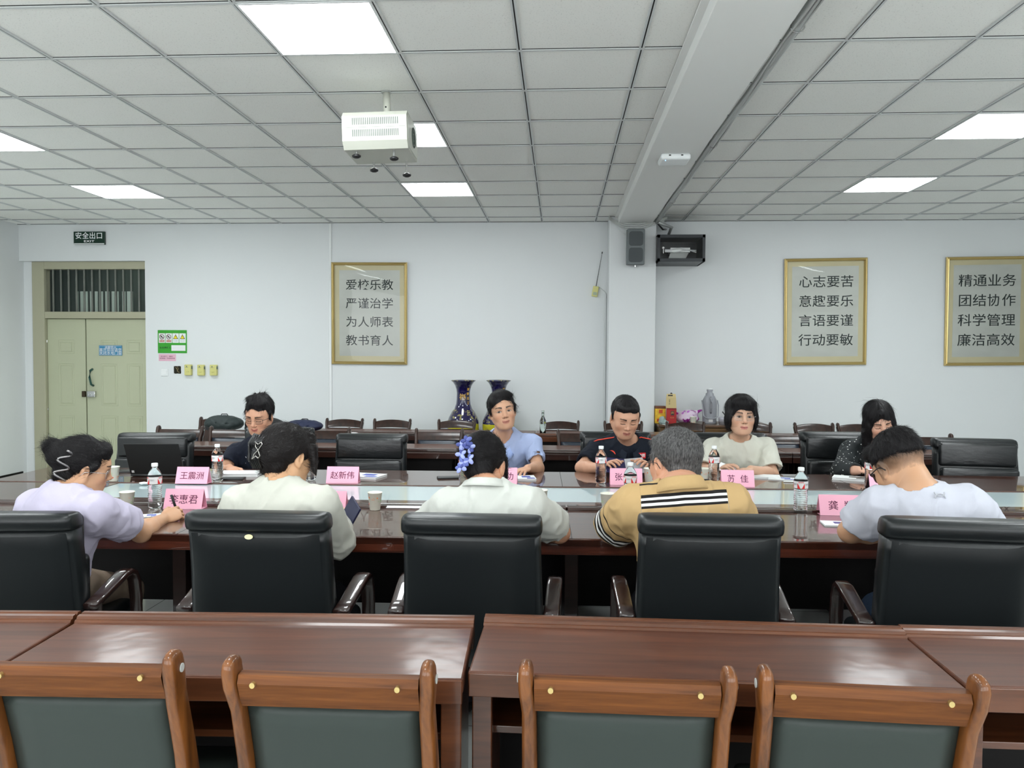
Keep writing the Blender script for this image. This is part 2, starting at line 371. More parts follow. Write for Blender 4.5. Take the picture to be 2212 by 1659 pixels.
# ---- door
door = empty('door_1', (-5.5, WALL_Y+.1, 0)); door['kind'] = 'structure'
fr = mat('door_frame_paint', srgb(172, 170, 146), .5)
def dpart(name, bm, m, par=None, **k): bm.transform(Matrix.Translation((5.5, -WALL_Y-.1, 0))); return obj(name, bm, m, par or door, **k)
Yd = WALL_Y+.06
b = B(); box(b, -6.25, -6.101, Yd, Yd+.12, 0, DZ-.001, .006); box(b, -6.10, DX1-.012, Yd, Yd+.12, 2.495, DZ, .006); box(b, -6.10, DX1-.013, Yd, Yd+.12, 1.915, 1.995, .006); box(b, DX1-.012, DX1, Yd, Yd+.12, 0, DZ, .003)
dpart('door_frame', b, fr)
b = B(); box(b, LEFT_X, -6.25, Yd+.02, Yd+.12, 0, DZ); dpart('door_reveal', b, M['wall'])
def leaf(x0, x1, panels):
    b = B(); box(b, x0, x1, Yd+.045, Yd+.09, .01, 1.91, .004)
    for (a, c, z0, z1) in panels:
        for (o, dy) in ((0, .006), (.022, .011)):
            pts = [Vector((a+o, Yd+.045, z0+o)), Vector((c-o, Yd+.045, z0+o)), Vector((c-o, Yd+.045, z1-o)), Vector((a+o, Yd+.045, z1-o))]
            tube(b, pts, 1, closed=True, prof=[(-.005, 0), (0, .003), (.005, 0), (0, -.003)], up=Vector((0, 1, 0)))
        box(b, a+.03, c-.03, Yd+.04, Yd+.05, z0+.03, z1-.03, .004)
    return b
def pan(xs, zs): return [(a, c, z0, z1) for (a, c) in xs for (z0, z1) in zs]
Z3 = [(1.50, 1.66), (.88, 1.38), (.12, .76)]
l1 = dpart('door_leaf', leaf(-6.098, -5.632, pan([(-5.96, -5.77)], Z3)), M['dgreen'])
l2 = dpart('door_leaf', leaf(-5.618, -4.852, pan([(-5.44, -5.24), (-5.12, -4.94)], Z3)), M['dgreen'])
b = B(); tube(b, [(-5.548, Yd+.045, 1.315), (-5.548, Yd+.0, 1.30), (-5.556, Yd-.005, 1.22), (-5.54, Yd, 1.135), (-5.54, Yd+.045, 1.12)], [.014, .013, .012, .012, .014], 8)
dpart('door_handle', b, mat('dark_green_enamel', (.03, .10, .085), .35), smooth=True)
b = B(); box(b, -5.60, -5.50, Yd+.005, Yd+.045, .985, 1.055, .005); cyl(b, (-5.57, Yd-.01, 1.02), (-5.57, Yd+.01, 1.02), .014); box(b, -5.53, -5.51, Yd, Yd+.01, 1.03, 1.045)
dpart('door_lock', b, M['chrome'], auto=30)
b = B(); box(b, -5.665, -5.628, Yd+.01, Yd+.046, .985, 1.055, .006); dpart('lock_keeper', b, mat('bronze', (.05, .035, .02), .4, metal=.6))
b = B(); [cyl(b, (-6.10, Yd+.04, z), (-6.10, Yd+.04, z+.03), .006) for z in (1.63, .82, .5)]; dpart('hinge', b, M['chrome'])
# transom: glass, bars, dark passage behind
b = B(); box(b, -6.10, DX1-.012, Yd+.05, Yd+.054, 1.995, 2.495); dpart('transom_glass', b, GLZ)
for i in range(13):
    b = B(); x = -6.02+i*.0955; box(b, x, x+.018, Yd+.032, Yd+.044, 1.995, 2.495); dpart('transom_bar', b, mat('grey_bar', (.16, .17, .15), .5))
b = B()
for x, w in ((-5.83, .02), (-5.78, .035), (-5.72, .03), (-5.66, .02), (-5.6, .035), (-5.53, .03), (-5.47, .05), (-5.39, .035), (-5.32, .015), (-5.26, .04), (-5.2, .07)): box(b, x, x+w, Yd+.20, Yd+.21, 1.99, 2.25)
dpart('hanging_blind', b, mat('pale_green_blind', (.55, .66, .58), .7))
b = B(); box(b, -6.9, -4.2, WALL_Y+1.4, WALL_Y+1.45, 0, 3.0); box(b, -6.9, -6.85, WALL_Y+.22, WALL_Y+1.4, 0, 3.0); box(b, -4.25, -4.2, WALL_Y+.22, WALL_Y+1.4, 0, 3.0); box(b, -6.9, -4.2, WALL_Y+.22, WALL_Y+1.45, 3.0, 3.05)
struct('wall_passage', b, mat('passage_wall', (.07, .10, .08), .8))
area('passage_fill', (-5.5, WALL_Y+.8, 2.95), (0, 0, 0), .4, .4, 3.0, (.9, 1, .95))  # unseen fill light, added to brighten what shows through the transom
# ---- blue notice on the door
def sheet(name, x0, y0, x1, y1, Y, m, label, cat, th=.002, tilt=0):
    a, c = at_y(x0, y0, Y), at_y(x1, y1, Y); r = empty(name, ((a.x+c.x)/2, Y, (a.z+c.z)/2), 0, label, cat)
    w, h = c.x-a.x, a.z-c.z; b = B(); box(b, -w/2, w/2, -th, 0, -h/2, h/2); obj('sheet', b, m, r); return r, w, h
blue = mat('blue_notice', srgb(58, 132, 172), .5)
r, w, h = sheet('door_notice', 214, 746, 264, 768, Yd+.037, blue, 'blue sticker with white Chinese lettering on the pale green door', 'notice')
T0 = lambda z, y=-.003, x=0: Matrix.Translation((x, y, z)) @ Matrix.Rotation(PI/2, 4, 'X')
text('lettering', '温馨提示', .036, T0(h*.30), M['paper'], r); text('lettering', '离开房间请您', .045, T0(h*.03), M['paper'], r, sp=1.05); text('lettering', '关闭水电门窗', .045, T0(-h*.28), M['paper'], r, sp=1.05)
b = B(); tube(b, [(-w/2+.008, -.003, -h/2+.008), (w/2-.008, -.003, -h/2+.008), (w/2-.008, -.003, h/2-.008), (-w/2+.008, -.003, h/2-.008)], .0012, 4, closed=True, up=Vector((0, 1, 0))); obj('border', b, M['paper'], r)
# ---- exit sign
a, c = at_y(162, 501, WALL_Y), at_y(229, 529, WALL_Y); w, h = c.x-a.x, a.z-c.z
r = empty('exit_sign', ((a.x+c.x)/2, WALL_Y, (a.z+c.z)/2), 0, 'dark green exit sign with white lettering above the green door', 'exit sign')
b = B(); box(b, -w/2, w/2, -.03, 0, -h/2, h/2, .004); obj('sign_case', b, mat('sign_dark_green', (.006, .03, .018), .25), r)
b = B(); box(b, -w/2+.004, w/2-.004, -.034, -.028, -h/2, -h/2+.016, .002); obj('sign_rail', b, M['tbar'], r)
text('lettering', '安全出口', .082, T0(.022, -.031), M['cap'], r, bold=.0008, sp=1.05); text('lettering', 'EXIT', .034, T0(-.038, -.031), M['cap'], r, bold=.0006, sx=1.7, sp=1.1)
# ---- green safety sign
grn = mat('sign_green', srgb(52, 155, 40), .45); yel = mat('sign_yellow', srgb(245, 225, 40), .5)
r, w, h = sheet('safety_sign', 341, 713, 404, 763, WALL_Y-.001, grn, 'green safety sign with four white pictogram squares on the wall', 'sign', .004)
for i in range(4):
    cx = -w/2+w*(.145+.237*i); cz = h*.155; wq, hq = w*.218, h*.41
    q = B(); box(q, cx-wq/2, cx+wq/2, -.006, -.003, cz-hq/2, cz+hq/2); f = obj('pictogram', q, M['paper'], r)
    q = B()
    if i < 2:
        tube(q, [(cx+.026*math.cos(t*.35), -.007, cz+hq*.13+.026*math.sin(t*.35)) for t in range(18)], .0035, 5, closed=True, up=Vector((0, 1, 0)))
        cyl(q, (cx-.018, -.007, cz+hq*.13+.018), (cx+.018, -.007, cz+hq*.13-.018), .003, n=6)
        obj('symbol', q, mat('dark_red_print', srgb(90, 45, 45), .5), f)
        q = B(); box(q, cx-.012, cx+.004, -.008, -.006, cz+hq*.06, cz+hq*.22); box(q, cx+.004, cx+.014, -.008, -.006, cz+.002, cz+hq*.12); obj('symbol', q, M['bink'], f)
        q = B(); box(q, cx-.03, cx+.03, -.007, -.005, cz-hq*.42, cz-hq*.2); obj('symbol', q, mat('red_brown_print', srgb(185, 95, 70), .5), f)
        text('lettering', ('禁止烟火', '禁止饮食')[i], .0145, T0(cz-hq*.31, -.0075, cx), M['paper'], f)
    else:
        prism(q, [(-.031, -.026), (.031, -.026), (0, .03)], T0(cz+hq*.13, -.006, cx), .001); obj('symbol', q, M['bink'], f)
        q = B(); prism(q, [(-.021, -.02), (.021, -.02), (0, .019)], T0(cz+hq*.13, -.0075, cx), .001); obj('symbol', q, yel, f)
        q = B(); box(q, cx-.002, cx+.002, -.010, -.008, cz+hq*.06, cz+hq*.2); obj('symbol', q, M['bink'], f)
        text('lettering', ('当心触电', '当心火灾')[i-2], .0145, T0(cz-hq*.31, -.0065, cx), mat('grey_print', (.3, .33, .34), .6), f)
q = B(); box(q, -w*.03, w*.455, -.006, -.003, -h*.40, -h*.155); obj('blank_label', q, M['paper'], r)
text('lettering', '安全责任人', .027, T0(-h*.27, -.0045, -w*.245), mat('dark_green_print', (.01, .09, .015), .6), r, bold=.0006)
r, w, h = sheet('pink_note', 343, 765, 380, 780, WALL_Y-.001, mat('pale_pink_paper', srgb(224, 180, 196), .7), 'small pale pink note below the green safety sign', 'note')
text('lettering', '安全责任人：请随手', .0165, T0(h*.16, -.0025, -w*.02), M['ink'], r); text('lettering', '关灯断电，节约用电环保', .0165, T0(-h*.12, -.0025), M['ink'], r)
# ---- switches
cen = at_y(356, 804.5, WALL_Y); r = empty('light_switch', cen, 0, 'white wall switch left of the open wiring hole', 'switch')
b = B(); box(b, -.043, .043, -.01, 0, -.043, .043, .004); obj('plate', b, M['white'], r); b = B(); box(b, -.028, .032, -.014, -.008, -.022, .022, .002); obj('rocker', b, M['white'], r)
cen = at_y(383.5, 799, WALL_Y); r = empty('open_switch_box', cen, 0, 'open switch hole in the wall with bare wires', 'switch box')
b = B(); rng = random.Random(3); prism(b, [(.04*(1+.12*rng.random())*max(-1, min(1, 1.35*math.cos(t*.3927))), .042*(1+.12*rng.random())*max(-1, min(1, 1.35*math.sin(t*.3927)))) for t in range(16)], T0(0, 0), .003); obj('hole', b, mat('hole_black', (.02, .018, .01), .9), r)
b = B(); tube(b, [(-.02, -.004, .03), (.0, -.015, .01), (.01, -.012, -.02), (.025, -.004, -.03)], .004, 6); tube(b, [(0, -.004, .035), (.02, -.018, .01), (.0, -.012, -.015)], .003, 6); obj('wires', b, mat('brown_wire', (.25, .2, .1), .5), r)
sw = empty('timer_switch', at_y(409, 799, WALL_Y), 0, 'yellowed box switch, nearest the open wiring hole', 'switch', 'yellowed box switches')
yb = mat('yellowed_plastic', srgb(206, 202, 128), .4)
b = B(); box(b, -.041, .041, -.045, 0, -.063, .063, .008); obj('housing', b, yb, sw); b = B(); box(b, -.016, .016, -.052, -.044, -.025, -.012, .004); obj('button', b, yb, sw)
b = B(); box(b, -.028, .008, -.0465, -.044, .028, .031); box(b, -.016, -.006, -.0465, -.044, .033, .048); box(b, .034, .0425, -.04, -.01, .01, .045); obj('marking', b, mat('faded_print', (.12, .16, .12), .6), sw)
for px, lb in ((436.5, 'yellowed box switch, middle one of the three'), (463.5, 'yellowed box switch, rightmost of the three')):
    c = copy_tree(sw); c.location = at_y(px, 799.5, WALL_Y); c['label'] = lb
# ---- framed calligraphy
def framed(name, px, rows, label, tilt, fs, xs):
    tl, trr, br, bl = [at_y(*p, WALL_Y) for p in px]; cen = (tl+trr+br+bl)/4; w = ((trr-tl).length+(br-bl).length)/2; h = ((tl-bl).length+(trr-br).length)/2
    r = empty(name, (cen.x, WALL_Y, cen.z), 0, label, 'framed calligraphy', 'gilt framed calligraphy'); r.rotation_euler = (math.radians(1.2), tilt, 0)
    f = B(); t = .032
    prof = [(-t/2, 0), (-t/2, .022), (-.2*t, .030), (.05*t, .024), (.3*t, .028), (t/2, .018), (t/2, 0)]
    P = [Vector((-w/2+t/2, 0, -h/2+t/2)), Vector((-w/2+t/2, 0, h/2-t/2)), Vector((w/2-t/2, 0, h/2-t/2)), Vector((w/2-t/2, 0, -h/2+t/2))]
    rings = []
    for p in P:
        s = Vector((1 if p.x > 0 else -1, 0, 1 if p.z > 0 else -1)); rings.append([f.verts.new(p+s*(-q[0])+Vector((0, -q[1]-.012, 0))) for q in prof])
    for i in range(4):
        A, C = rings[i], rings[(i+1) % 4]
        for j in range(len(prof)-1): f.faces.new((A[j], A[j+1], C[j+1], C[j]))
    obj('frame', f, M['gold'], r)
    b = B(); box(b, -w/2+t, w/2-t, -.012, -.004, -h/2+t, h/2-t); obj('mount', b, mat('beige_silk_mount', srgb(212, 203, 163), .6, noise=((3, 3, 3), .05)), r)
    m = .055; b = B(); box(b, -w/2+t+m, w/2-t-m, -.0135, -.011, -h/2+t+m*1.15, h/2-t-m)
    obj('scroll', b, mat('scroll_paper', (.60, .62, .565), .6, noise=((2.0, 1, 5.0), .07)), r)
    for i, s in enumerate(rows): text('lettering', s, fs, Matrix.Translation((xs, -.015, h*(.275-.182*i))) @ Matrix.Rotation(PI/2, 4, 'X'), M['bink'], r, sx=1.08, sp=1.02, bold=.0007)
    gl = B(); n = 14
    vs = [[gl.verts.new((-w/2+t+(w-2*t)*i/n, -.021-.0028*math.sin(3.1*i/n+2*j/n)-.0022*math.cos(5.5*j/n+3*i/n), -h/2+t+(h-2*t)*j/n)) for j in range(n+1)] for i in range(n+1)]
    for i in range(n):
        for j in range(n): gl.faces.new((vs[i][j], vs[i+1][j], vs[i+1][j+1], vs[i][j+1]))
    obj('glazing', gl, GLZ, r, smooth=True)
framed('framed_calligraphy', ((716, 567), (880, 568), (881, 787), (719, 787)), ('爱校乐教', '严谨治学', '为人师表', '教书育人'), 'gilt framed calligraphy hanging alone left of the blue vases', .004, .128, 0)
framed('framed_calligraphy', ((1694, 559), (1873, 558), (1868, 789), (1691, 788)), ('心志要苦', '意趣要乐', '言语要谨', '行动要敏'), 'gilt framed calligraphy nearest the black cabinet, tilted slightly', -.014, .138, .01)
framed('framed_calligraphy', ((2041, 556), (2222, 554), (2219, 790), (2038, 789)), ('精通业务', '团结协作', '科学管理', '廉洁高效'), 'gilt framed calligraphy cut off by the right edge', -.012, .142, .0)
# ---- panel lights
def panel(x0, y0, label):
    r = empty('panel_light', (x0+.3, y0+.3, CEIL), 0, label, 'ceiling light', 'square LED ceiling panels')
    if not hasattr(panel, 'me'):
        b = B(); o = .297; t = .012
        for q in ((-o, o, -o, -o+t), (-o, o, o-t, o), (-o, -o+t, -o, o), (o-t, o, -o, o)): box(b, q[0], q[1], q[2], q[3], -.006, .004)
        f = obj('panel_frame', b, M['white'], r); b = B(); box(b, -o+t, o-t, -o+t, o-t, -.004, .0035)
        d = obj('diffuser', b, mat('led_diffuser', (1, 1, 1), .5, emit=((.93, .985, 1), LED)), r); panel.me = (f.data, d.data)
    else:
        for n, me in zip(('panel_frame', 'diffuser'), panel.me): o = bpy.data.objects.new(n, me); COL.objects.link(o); o.parent = r
for c, r_, lb in ((3, 0, 'large bright ceiling panel above the projector, nearest the camera'), (3, 3, 'ceiling panel half hidden behind the white projector'), (3, 6, 'ceiling panel far beyond the projector, above the left wall frame'),
                 (-2, 3, 'ceiling panel cut off by the left edge'), (-2, 6, 'ceiling panel over the green door side of the room')):
    panel(GX+TL*c, GY+TL*r_, lb)
for c, r_, lb in ((2, 3, 'ceiling panel at the right edge, nearer of the two'), (2, 6, 'ceiling panel on the right, smaller and farther of the two')):
    panel(HX+TL*c, HY+TL*r_, lb)
for c, r_ in ((-2, 0), (3, -3), (-2, -3), (3, -6), (-2, -6), (-7, 3), (-7, 6)):
    if GX+TL*c > LEFT_X-.1: panel(GX+TL*c, GY+TL*r_, 'ceiling panel outside the picture, overhead or behind the camera')
for c, r_ in ((2, 0), (2, -3), (2, -6), (6, -4)): panel(HX+TL*c, HY+TL*r_, 'ceiling panel outside the picture, overhead or behind the camera')
# ---- router on the beam, conduit, cables
a = at_z(1456, 338, 2.932); r = empty('wireless_router', (a.x, a.y, 2.932), 0, 'white wireless access point stuck to the ceiling beam', 'router')
b = B(); box(b, -.105, .105, -.105, .105, -.045, 0, .018, 4); obj('case', b, M['cap'], r, smooth=True); b = B(); box(b, -.05, -.035, -.107, -.10, -.02, -.012); box(b, .035, .05, -.107, -.10, -.02, -.012); obj('port', b, M['black'], r)
b = B(); cyl(b, (-.07, -.075, -.047), (-.07, -.075, -.044), .004, n=8); obj('indicator_lamp', b, mat('blue_led', (.1, .4, 1), .4, emit=((.2, .5, 1), 4)), r)
r = empty('steel_conduit', (1.03, 4, 2.95), 0, 'galvanised steel conduit running along the ceiling beam', 'pipe')
b = B(); pts = [(.0+.006*math.sin(i*1.7), -6.1+i*.55, -.004*math.cos(i*2.3)) for i in range(20)]+[(0, 4.86, 0)]; tube(b, pts, .024, 12); obj('pipe', b, M['steel'], r, smooth=True)
for y in (-.35, 1.6, 3.6):
    b = B(); tube(b, [(.03*math.cos(t*.5), y, .03*math.sin(t*.5)) for t in range(13)], .0035, 6, closed=True, up=Vector((0, 1, 0))); box(b, -.005, .02, y-.01, y+.01, .02, .06); obj('pipe_clamp', b, M['chrome'], r)
for i in range(3):
    b = B(); tube(b, [(-.02+.013*i+.007*math.sin(j*1.1+i*2), -6+j*.36, -.022+.006*math.cos(j*1.9+i)) for j in range(31)], .0045, 6); obj('strapped_cable', b, mat('grey_cable', (.45, .46, .45), .5), r, smooth=True)
r = empty('cable_bundle', (.8, PY, 2.93), 0, 'looped white and grey cables around the top of the column', 'cables')
for i in range(4):
    b = B(); z = .03-.012*i; tube(b, [(-.28, -.01-.01*i, z+.05), (-.22, -.03-.012*i, z), (-.1, -.05, z-.035-.01*i), (.05, -.055, z-.04-.01*i), (.2, -.05, z-.01), (.3, -.04, z+.02), (.34, -.02+.02*i, z+.035)], .008-.001*i, 6); obj('cable', b, mat('pale_cable', (.55, .57, .55), .5), r, smooth=True)
b = B(); tube(b, [(.16, -.06, .05), (.28, -.04, -.005), (.40, .05, -.03), (.37, .16, -.13)], .017, 10); tube(b, [(.27, -.03, -.01), (.42, .12, -.02)], .012, 8); obj('conduit_elbow', b, M['steel'], r, smooth=True)
b = B(); tube(b, [(.14, -.05, .06), (.24, -.03, .0), (.30, .0, -.06), (.36, .2, -.03)], .01, 8); obj('black_cable', b, M['black'], r, smooth=True)
b = B(); tube(b, [(-.2, -.012, -.03), (-.16, -.014, -.09), (-.1, -.014, -.12), (-.04, -.014, -.13)], .003, 5); obj('speaker_wire', b, M['white'], r, smooth=True)
# ---- loudspeaker on the column
tl, brr = at_y(1354, 494, PY-.1), at_y(1391, 571, PY-.1); w, h = brr.x-tl.x, tl.z-brr.z
r = empty('wall_loudspeaker', ((tl.x+brr.x)/2, PY-.01, (tl.z+brr.z)/2), 0, 'grey loudspeaker mounted on the column near the ceiling', 'loudspeaker'); r.rotation_euler = (.08, 0, 0)
b = B(); box(b, -w/2, w/2, -.16, -.02, -h/2, h/2, .012, 3); obj('cabinet', b, mat('grey_speaker', (.14, .16, .165), .5), r)
gr = mat('speaker_grille', (.07, .08, .085), .7, bump=((300, 300, 300), .5, .002))
for z in (h*.23, -h*.22): b = B(); prism(b, rrect(w*.8, h*.4, .03), T0(z, -.158), .008); obj('grille', b, gr, r)
b = B(); cyl(b, (0, -.10, -h/2-.02), (0, -.10, -h/2+.01), .01); box(b, -.05, .05, -.03, .02, -.06, .06); obj('bracket', b, M['chrome'], r)
# ---- black equipment cabinet
tl, brr = at_y(1420, 507, 8.72), at_y(1523, 565, 8.72); w, h = brr.x-tl.x, tl.z-brr.z
r = empty('equipment_cabinet', ((tl.x+brr.x)/2, WALL_Y, brr.z), 0, 'black wall cabinet with a glass door beside the column', 'cabinet'); dp = WALL_Y-8.72
blk = mat('cabinet_black', (.012, .016, .02), .35)
b = B()
for q in ((-w/2, w/2, 0, .02), (-w/2, w/2, h-.02, h)): box(b, q[0], q[1], -dp, 0, q[2], q[3])
box(b, -w/2, -w/2+.02, -dp, 0, 0, h); box(b, w/2-.02, w/2, -dp, 0, 0, h); box(b, -w/2, w/2, -.02, 0, 0, h)
for q in ((-w/2, w/2, 0, .035), (-w/2, w/2, h-.035, h), (-w/2, -w/2+.03, 0, h), (w/2-.03, w/2, 0, h)): box(b, q[0], q[1], -dp-.012, -dp+.01, q[2], q[3], .002)
obj('case', b, blk, r)
b = B(); box(b, -w/2+.03, w/2-.03, -dp-.004, -dp, .035, h-.035); obj('glass_door', b, GLZ, r)
b = B(); cyl(b, (-w*.38, -dp-.03, h*.5), (-w*.38, -dp-.01, h*.5), .012, n=12); box(b, -w*.385, -w*.37, -dp-.03, -dp-.02, h*.3, h*.48); obj('key', b, M['chrome'], r)
r2 = empty('network_switch', (r.location.x+.02, WALL_Y-dp*.5, r.location.z+h*.42), 0, 'silver device with white cables inside the black wall cabinet', 'network device')
b = B(); box(b, -w*.22, w*.2, -.06, .12, 0, .05, .003); prism(b, [(-w*.26, 0), (w*.1, 0), (w*.2, .1), (-w*.2, .1)], Matrix.Translation((0, -.05, -.075)) @ Matrix.Rotation(1.0, 4, 'X'), .004); obj('case', b, mat('pale_metal', (.75, .77, .75), .35, metal=.3), r2)
b = B(); tube(b, [(-w*.2, -.07, .03), (0, -.09, .04), (w*.2, -.07, .02), (w*.33, -.05, .0)], .008, 6); tube(b, [(-w*.1, -.07, .0), (w*.1, -.09, .02), (w*.33, -.05, .02)], .006, 6); box(b, -w*.34, -w*.2, -.07, -.04, .0, .03); obj('cable', b, M['white'], r2)
# ---- antenna box
r = empty('antenna_box', at_y(1285.5, 630, WALL_Y), 0, 'small yellow receiver box with a thin rod antenna on the wall', 'receiver'); r.rotation_euler = (0, .17, 0)
b = B(); box(b, -.032, .032, -.04, 0, -.058, .058, .005); obj('housing', b, yb, r)
b = B(); box(b, -.02, .022, -.042, -.039, -.042, -.008); obj('label_plate', b, mat('grey_green_plate', (.35, .42, .3), .5), r)
b = B(); tube(b, [(0, -.03, .05), (0, -.03, .445)], [.0045, .002], 6); cyl(b, (0, -.03, .43), (0, -.03, .45), .006, n=8); obj('antenna', b, M['black'], r)
b = B(); tube(b, [(.02, -.02, .06), (.06, -.012, .045), (.105, -.012, .02), (.135, -.012, -.02), (.14, -.012, -.05)], .0025, 5); obj('wire', b, M['steel'], r, smooth=True)
# ---- projector
pz = 2.30; PYJ = 4.62
tl, brr = at_y(731, 231, PYJ-.17), at_y(866, 318, PYJ-.17)
A = at_y(731, 237, PYJ-.17); C_ = at_y(869, 229, PYJ-.17); D_ = at_y(733, 286, PYJ-.17)
W_, H_ = (C_-A).length, .245; dpj = .40
r = empty('ceiling_projector', ((A.x+C_.x)/2+.02, PYJ, (A.z+C_.z)/2-.02), 0, 'white projector housing hanging from the ceiling on a post', 'projector'); r.rotation_euler = (0, -.03, .03)
pw = mat('cream_projector', (.56, .57, .50), .4)
pc = [(-.20, -.03), (-.20, -.165), (-.165, -.205), (.165, -.205), (.20, -.165), (.20, -.03), (.165, 0), (-.165, 0)]
b = B(); TT = Matrix(((0, 0, 1, -W_/2), (1, 0, 0, 0), (0, 1, 0, 0), (0, 0, 0, 1))); prism(b, pc, TT, W_); obj('housing', b, pw, r)
vm = mat('vent_dark', (.10, .13, .11), .6)
b = B()
for k2 in range(25):
    x = -W_*.34+k2*W_*.029
    for (z0, z1) in ((-.078, -.04), (-.142, -.104)): box(b, x, x+.0045, -.2015, -.19, z0, z1)
box(b, -W_*.48, W_*.48, -.2008, -.19, -.0925, -.091); obj('vent_slots', b, vm, r)
b = B(); prism(b, [(p[0]*.86, p[1]*.86-.015) for p in pc], Matrix.Translation((W_/2, 0, 0)) @ Matrix(((0, 0, 1, 0), (1, 0, 0, 0), (0, 1, 0, 0), (0, 0, 0, 1))), .003); obj('side_plate', b, mat('cream_plate', (.6, .61, .54), .4), r)
b = B()
for t in range(2): tube(b, [(W_/2+.006, .02+(.055-.02*t)*math.cos(a_*.4488), -.1+(.055-.02*t)*math.sin(a_*.4488)) for a_ in range(14)], .0035, 5, closed=True, up=Vector((1, 0, 0)))
cyl(b, (W_/2, .02, -.1), (W_/2+.006, .02, -.1), .015); box(b, W_/2, W_/2+.004, -.03, .07, -.103, -.097); box(b, W_/2, W_/2+.004, .017, .023, -.15, -.05); obj('fan_grille', b, vm, r)
for (x, y, L_) in ((-W_*.33, -.13, .03), (W_*.26, -.13, .05), (-W_*.2, .13, .05), (W_*.34, .13, .085)):
    b = B(); cyl(b, (x, y, -.205), (x, y, -.205-L_), .006, n=8); f = obj('foot_screw', b, M['chrome'], r)
    b = B(); lathe(b, [(0, 0), (.012, -.0), (.024, .006), (.026, .014), (.014, .022), (0, .024)], (x, y, -.205-L_-.008), 16); obj('rubber_foot', b, M['black'], f, smooth=True)
b = B(); zc = CEIL-r.location.z; cyl(b, (.035, .02, -.02), (.035, .02, zc), .021, n=24); obj('post', b, pw, r, smooth=True)
b = B(); lathe(b, [(.021, 0), (.032, 0), (.032, .004)], (.035, .02, zc-.004), 24); obj('ceiling_collar', b, M['steel'], r)
b = B(); cyl(b, (.032, -.0025, zc-.09), (.032, 0, zc-.09), .005, n=8); cyl(b, (.032, -.0025, .02), (.032, 0, .02), .005, n=8); obj('bolt_hole', b, M['gap'], r)
# pale bag/film under the projector
# ================================================================== FURNITURE
def seg_tube_prof(w, h, n=10, p=3.2):
    out = []
    for i in range(n*2):
        a = 2*PI*i/(n*2); c, s = math.cos(a), math.sin(a)
        out.append((math.copysign(abs(c)**(2/p), c)*w, math.copysign(abs(s)**(2/p), s)*h))
    return out
# ---- conference table (local frame: u along, v away from the camera)
TROT, TV0 = .0265, 3.25
tb = empty('conference_table', (0, TV0, 0), TROT, 'long glossy red-brown conference table with a frosted glass strip down its middle', 'conference table')
U0, U1 = -3.27, 3.55
b = B(); box(b, U0, U1, 0, .60, .722, .76, .006, 2); obj('tabletop', b, M['table'], tb)
b = B(); box(b, U0, U1, 1.30, 1.885, .722, .76, .006, 2); obj('tabletop', b, M['table'], tb)
b = B(); box(b, U0, -2.50, .70, 1.298, .722, .756, .002); box(b, -2.5, U1, .70, .845, .722, .756, .002); obj('centre_strip', b, M['table'], tb)
b = B(); box(b, -2.5, U1, .845, 1.298, .722, .754, .002)
gm, gtree, gbs = nt('frosted_glass_top'); gbs.inputs['Base Color'].default_value = (.50, .62, .64, 1); gbs.inputs['Roughness'].default_value = .35; gbs.inputs['Coat Weight'].default_value = 1; gbs.inputs['Coat Roughness'].default_value = .015
obj('glass_inlay', b, gm, tb)
b = B(); z = .76
prof = [(0, .70), (0, z+.002), (.006, z+.012), (.02, z+.013), (.026, z+.005), (.036, z+.005), (.042, z+.012), (.058, z+.012), (.064, z+.004), (.074, z+.004), (.08, z+.010), (.094, z+.009), (.10, z-.004), (.10, .70)]
def extr(b, prof, u0, u1, v0=0):
    A = [b.verts.new((u0, v0+p[0], p[1])) for p in prof]; C = [b.verts.new((u1, v0+p[0], p[1])) for p in prof]
    for i in range(len(prof)-1): b.faces.new((A[i], A[i+1], C[i+1], C[i]))
    b.faces.new(A); b.faces.new(C)
for a, c in ((U0, -1.575), (-1.565, .050), (.060, U1)): extr(b, prof, a, c, .60)
obj('moulding', b, M['dmold'], tb)
b = B(); box(b, U0, U1, .004, .03, .692, .7215, .002); obj('edge_band', b, M['apron'], tb)
b = B(); box(b, U0, U1, .0, .0045, .70, .7555, .001); obj('edge_band', b, M['apron'], tb)
b = B(); [box(b, u-.0012, u+.0012, v0, v1, .7595, .7603) for u in (-1.57, .055) for v0, v1 in ((-.001, .60), (1.30, 1.886))]
p1, p2 = tb.matrix_basis.inverted() @ at_z(1782, 1024, .76), tb.matrix_basis.inverted() @ at_z(1852, 1054, .76)
R_ = Matrix.Translation((0, -TV0, 0)); RR = Matrix.Rotation(-TROT, 4, 'Z') @ R_
p1, p2 = RR @ at_z(1782, 1024, .76), RR @ at_z(1852, 1054, .76); p1.z = p2.z = .76
tube(b, [p1, p2], 1, prof=[(-.0012, -.0004), (-.0012, .0004), (.0012, .0004), (.0012, -.0004)]); obj('seam', b, M['gap'], tb)
for u in (-3.2, -1.585, .055, 1.68, 3.4):
    for v0, v1 in ((.05, .56), (1.34, 1.84)): b = B(); box(b, u-.028, u+.028, v0, v1, 0, .71, .003); obj('leg', b, M['deskdark'], tb)
b = B(); box(b, U0+.05, U1-.05, .50, .52, .33, .715); obj('modesty_panel', b, M['dark'], tb)
b = B(); box(b, U0+.05, U1-.05, 1.34, 1.36, .25, .715); obj('modesty_panel', b, M['dark'], tb)
b = B(); box(b, U0+.06, U1-.06, .6, 1.3, .70, .72); obj('under_panel', b, M['dark'], tb)
def on_table(px, py, z=.76): p = at_z(px, py, z); return p
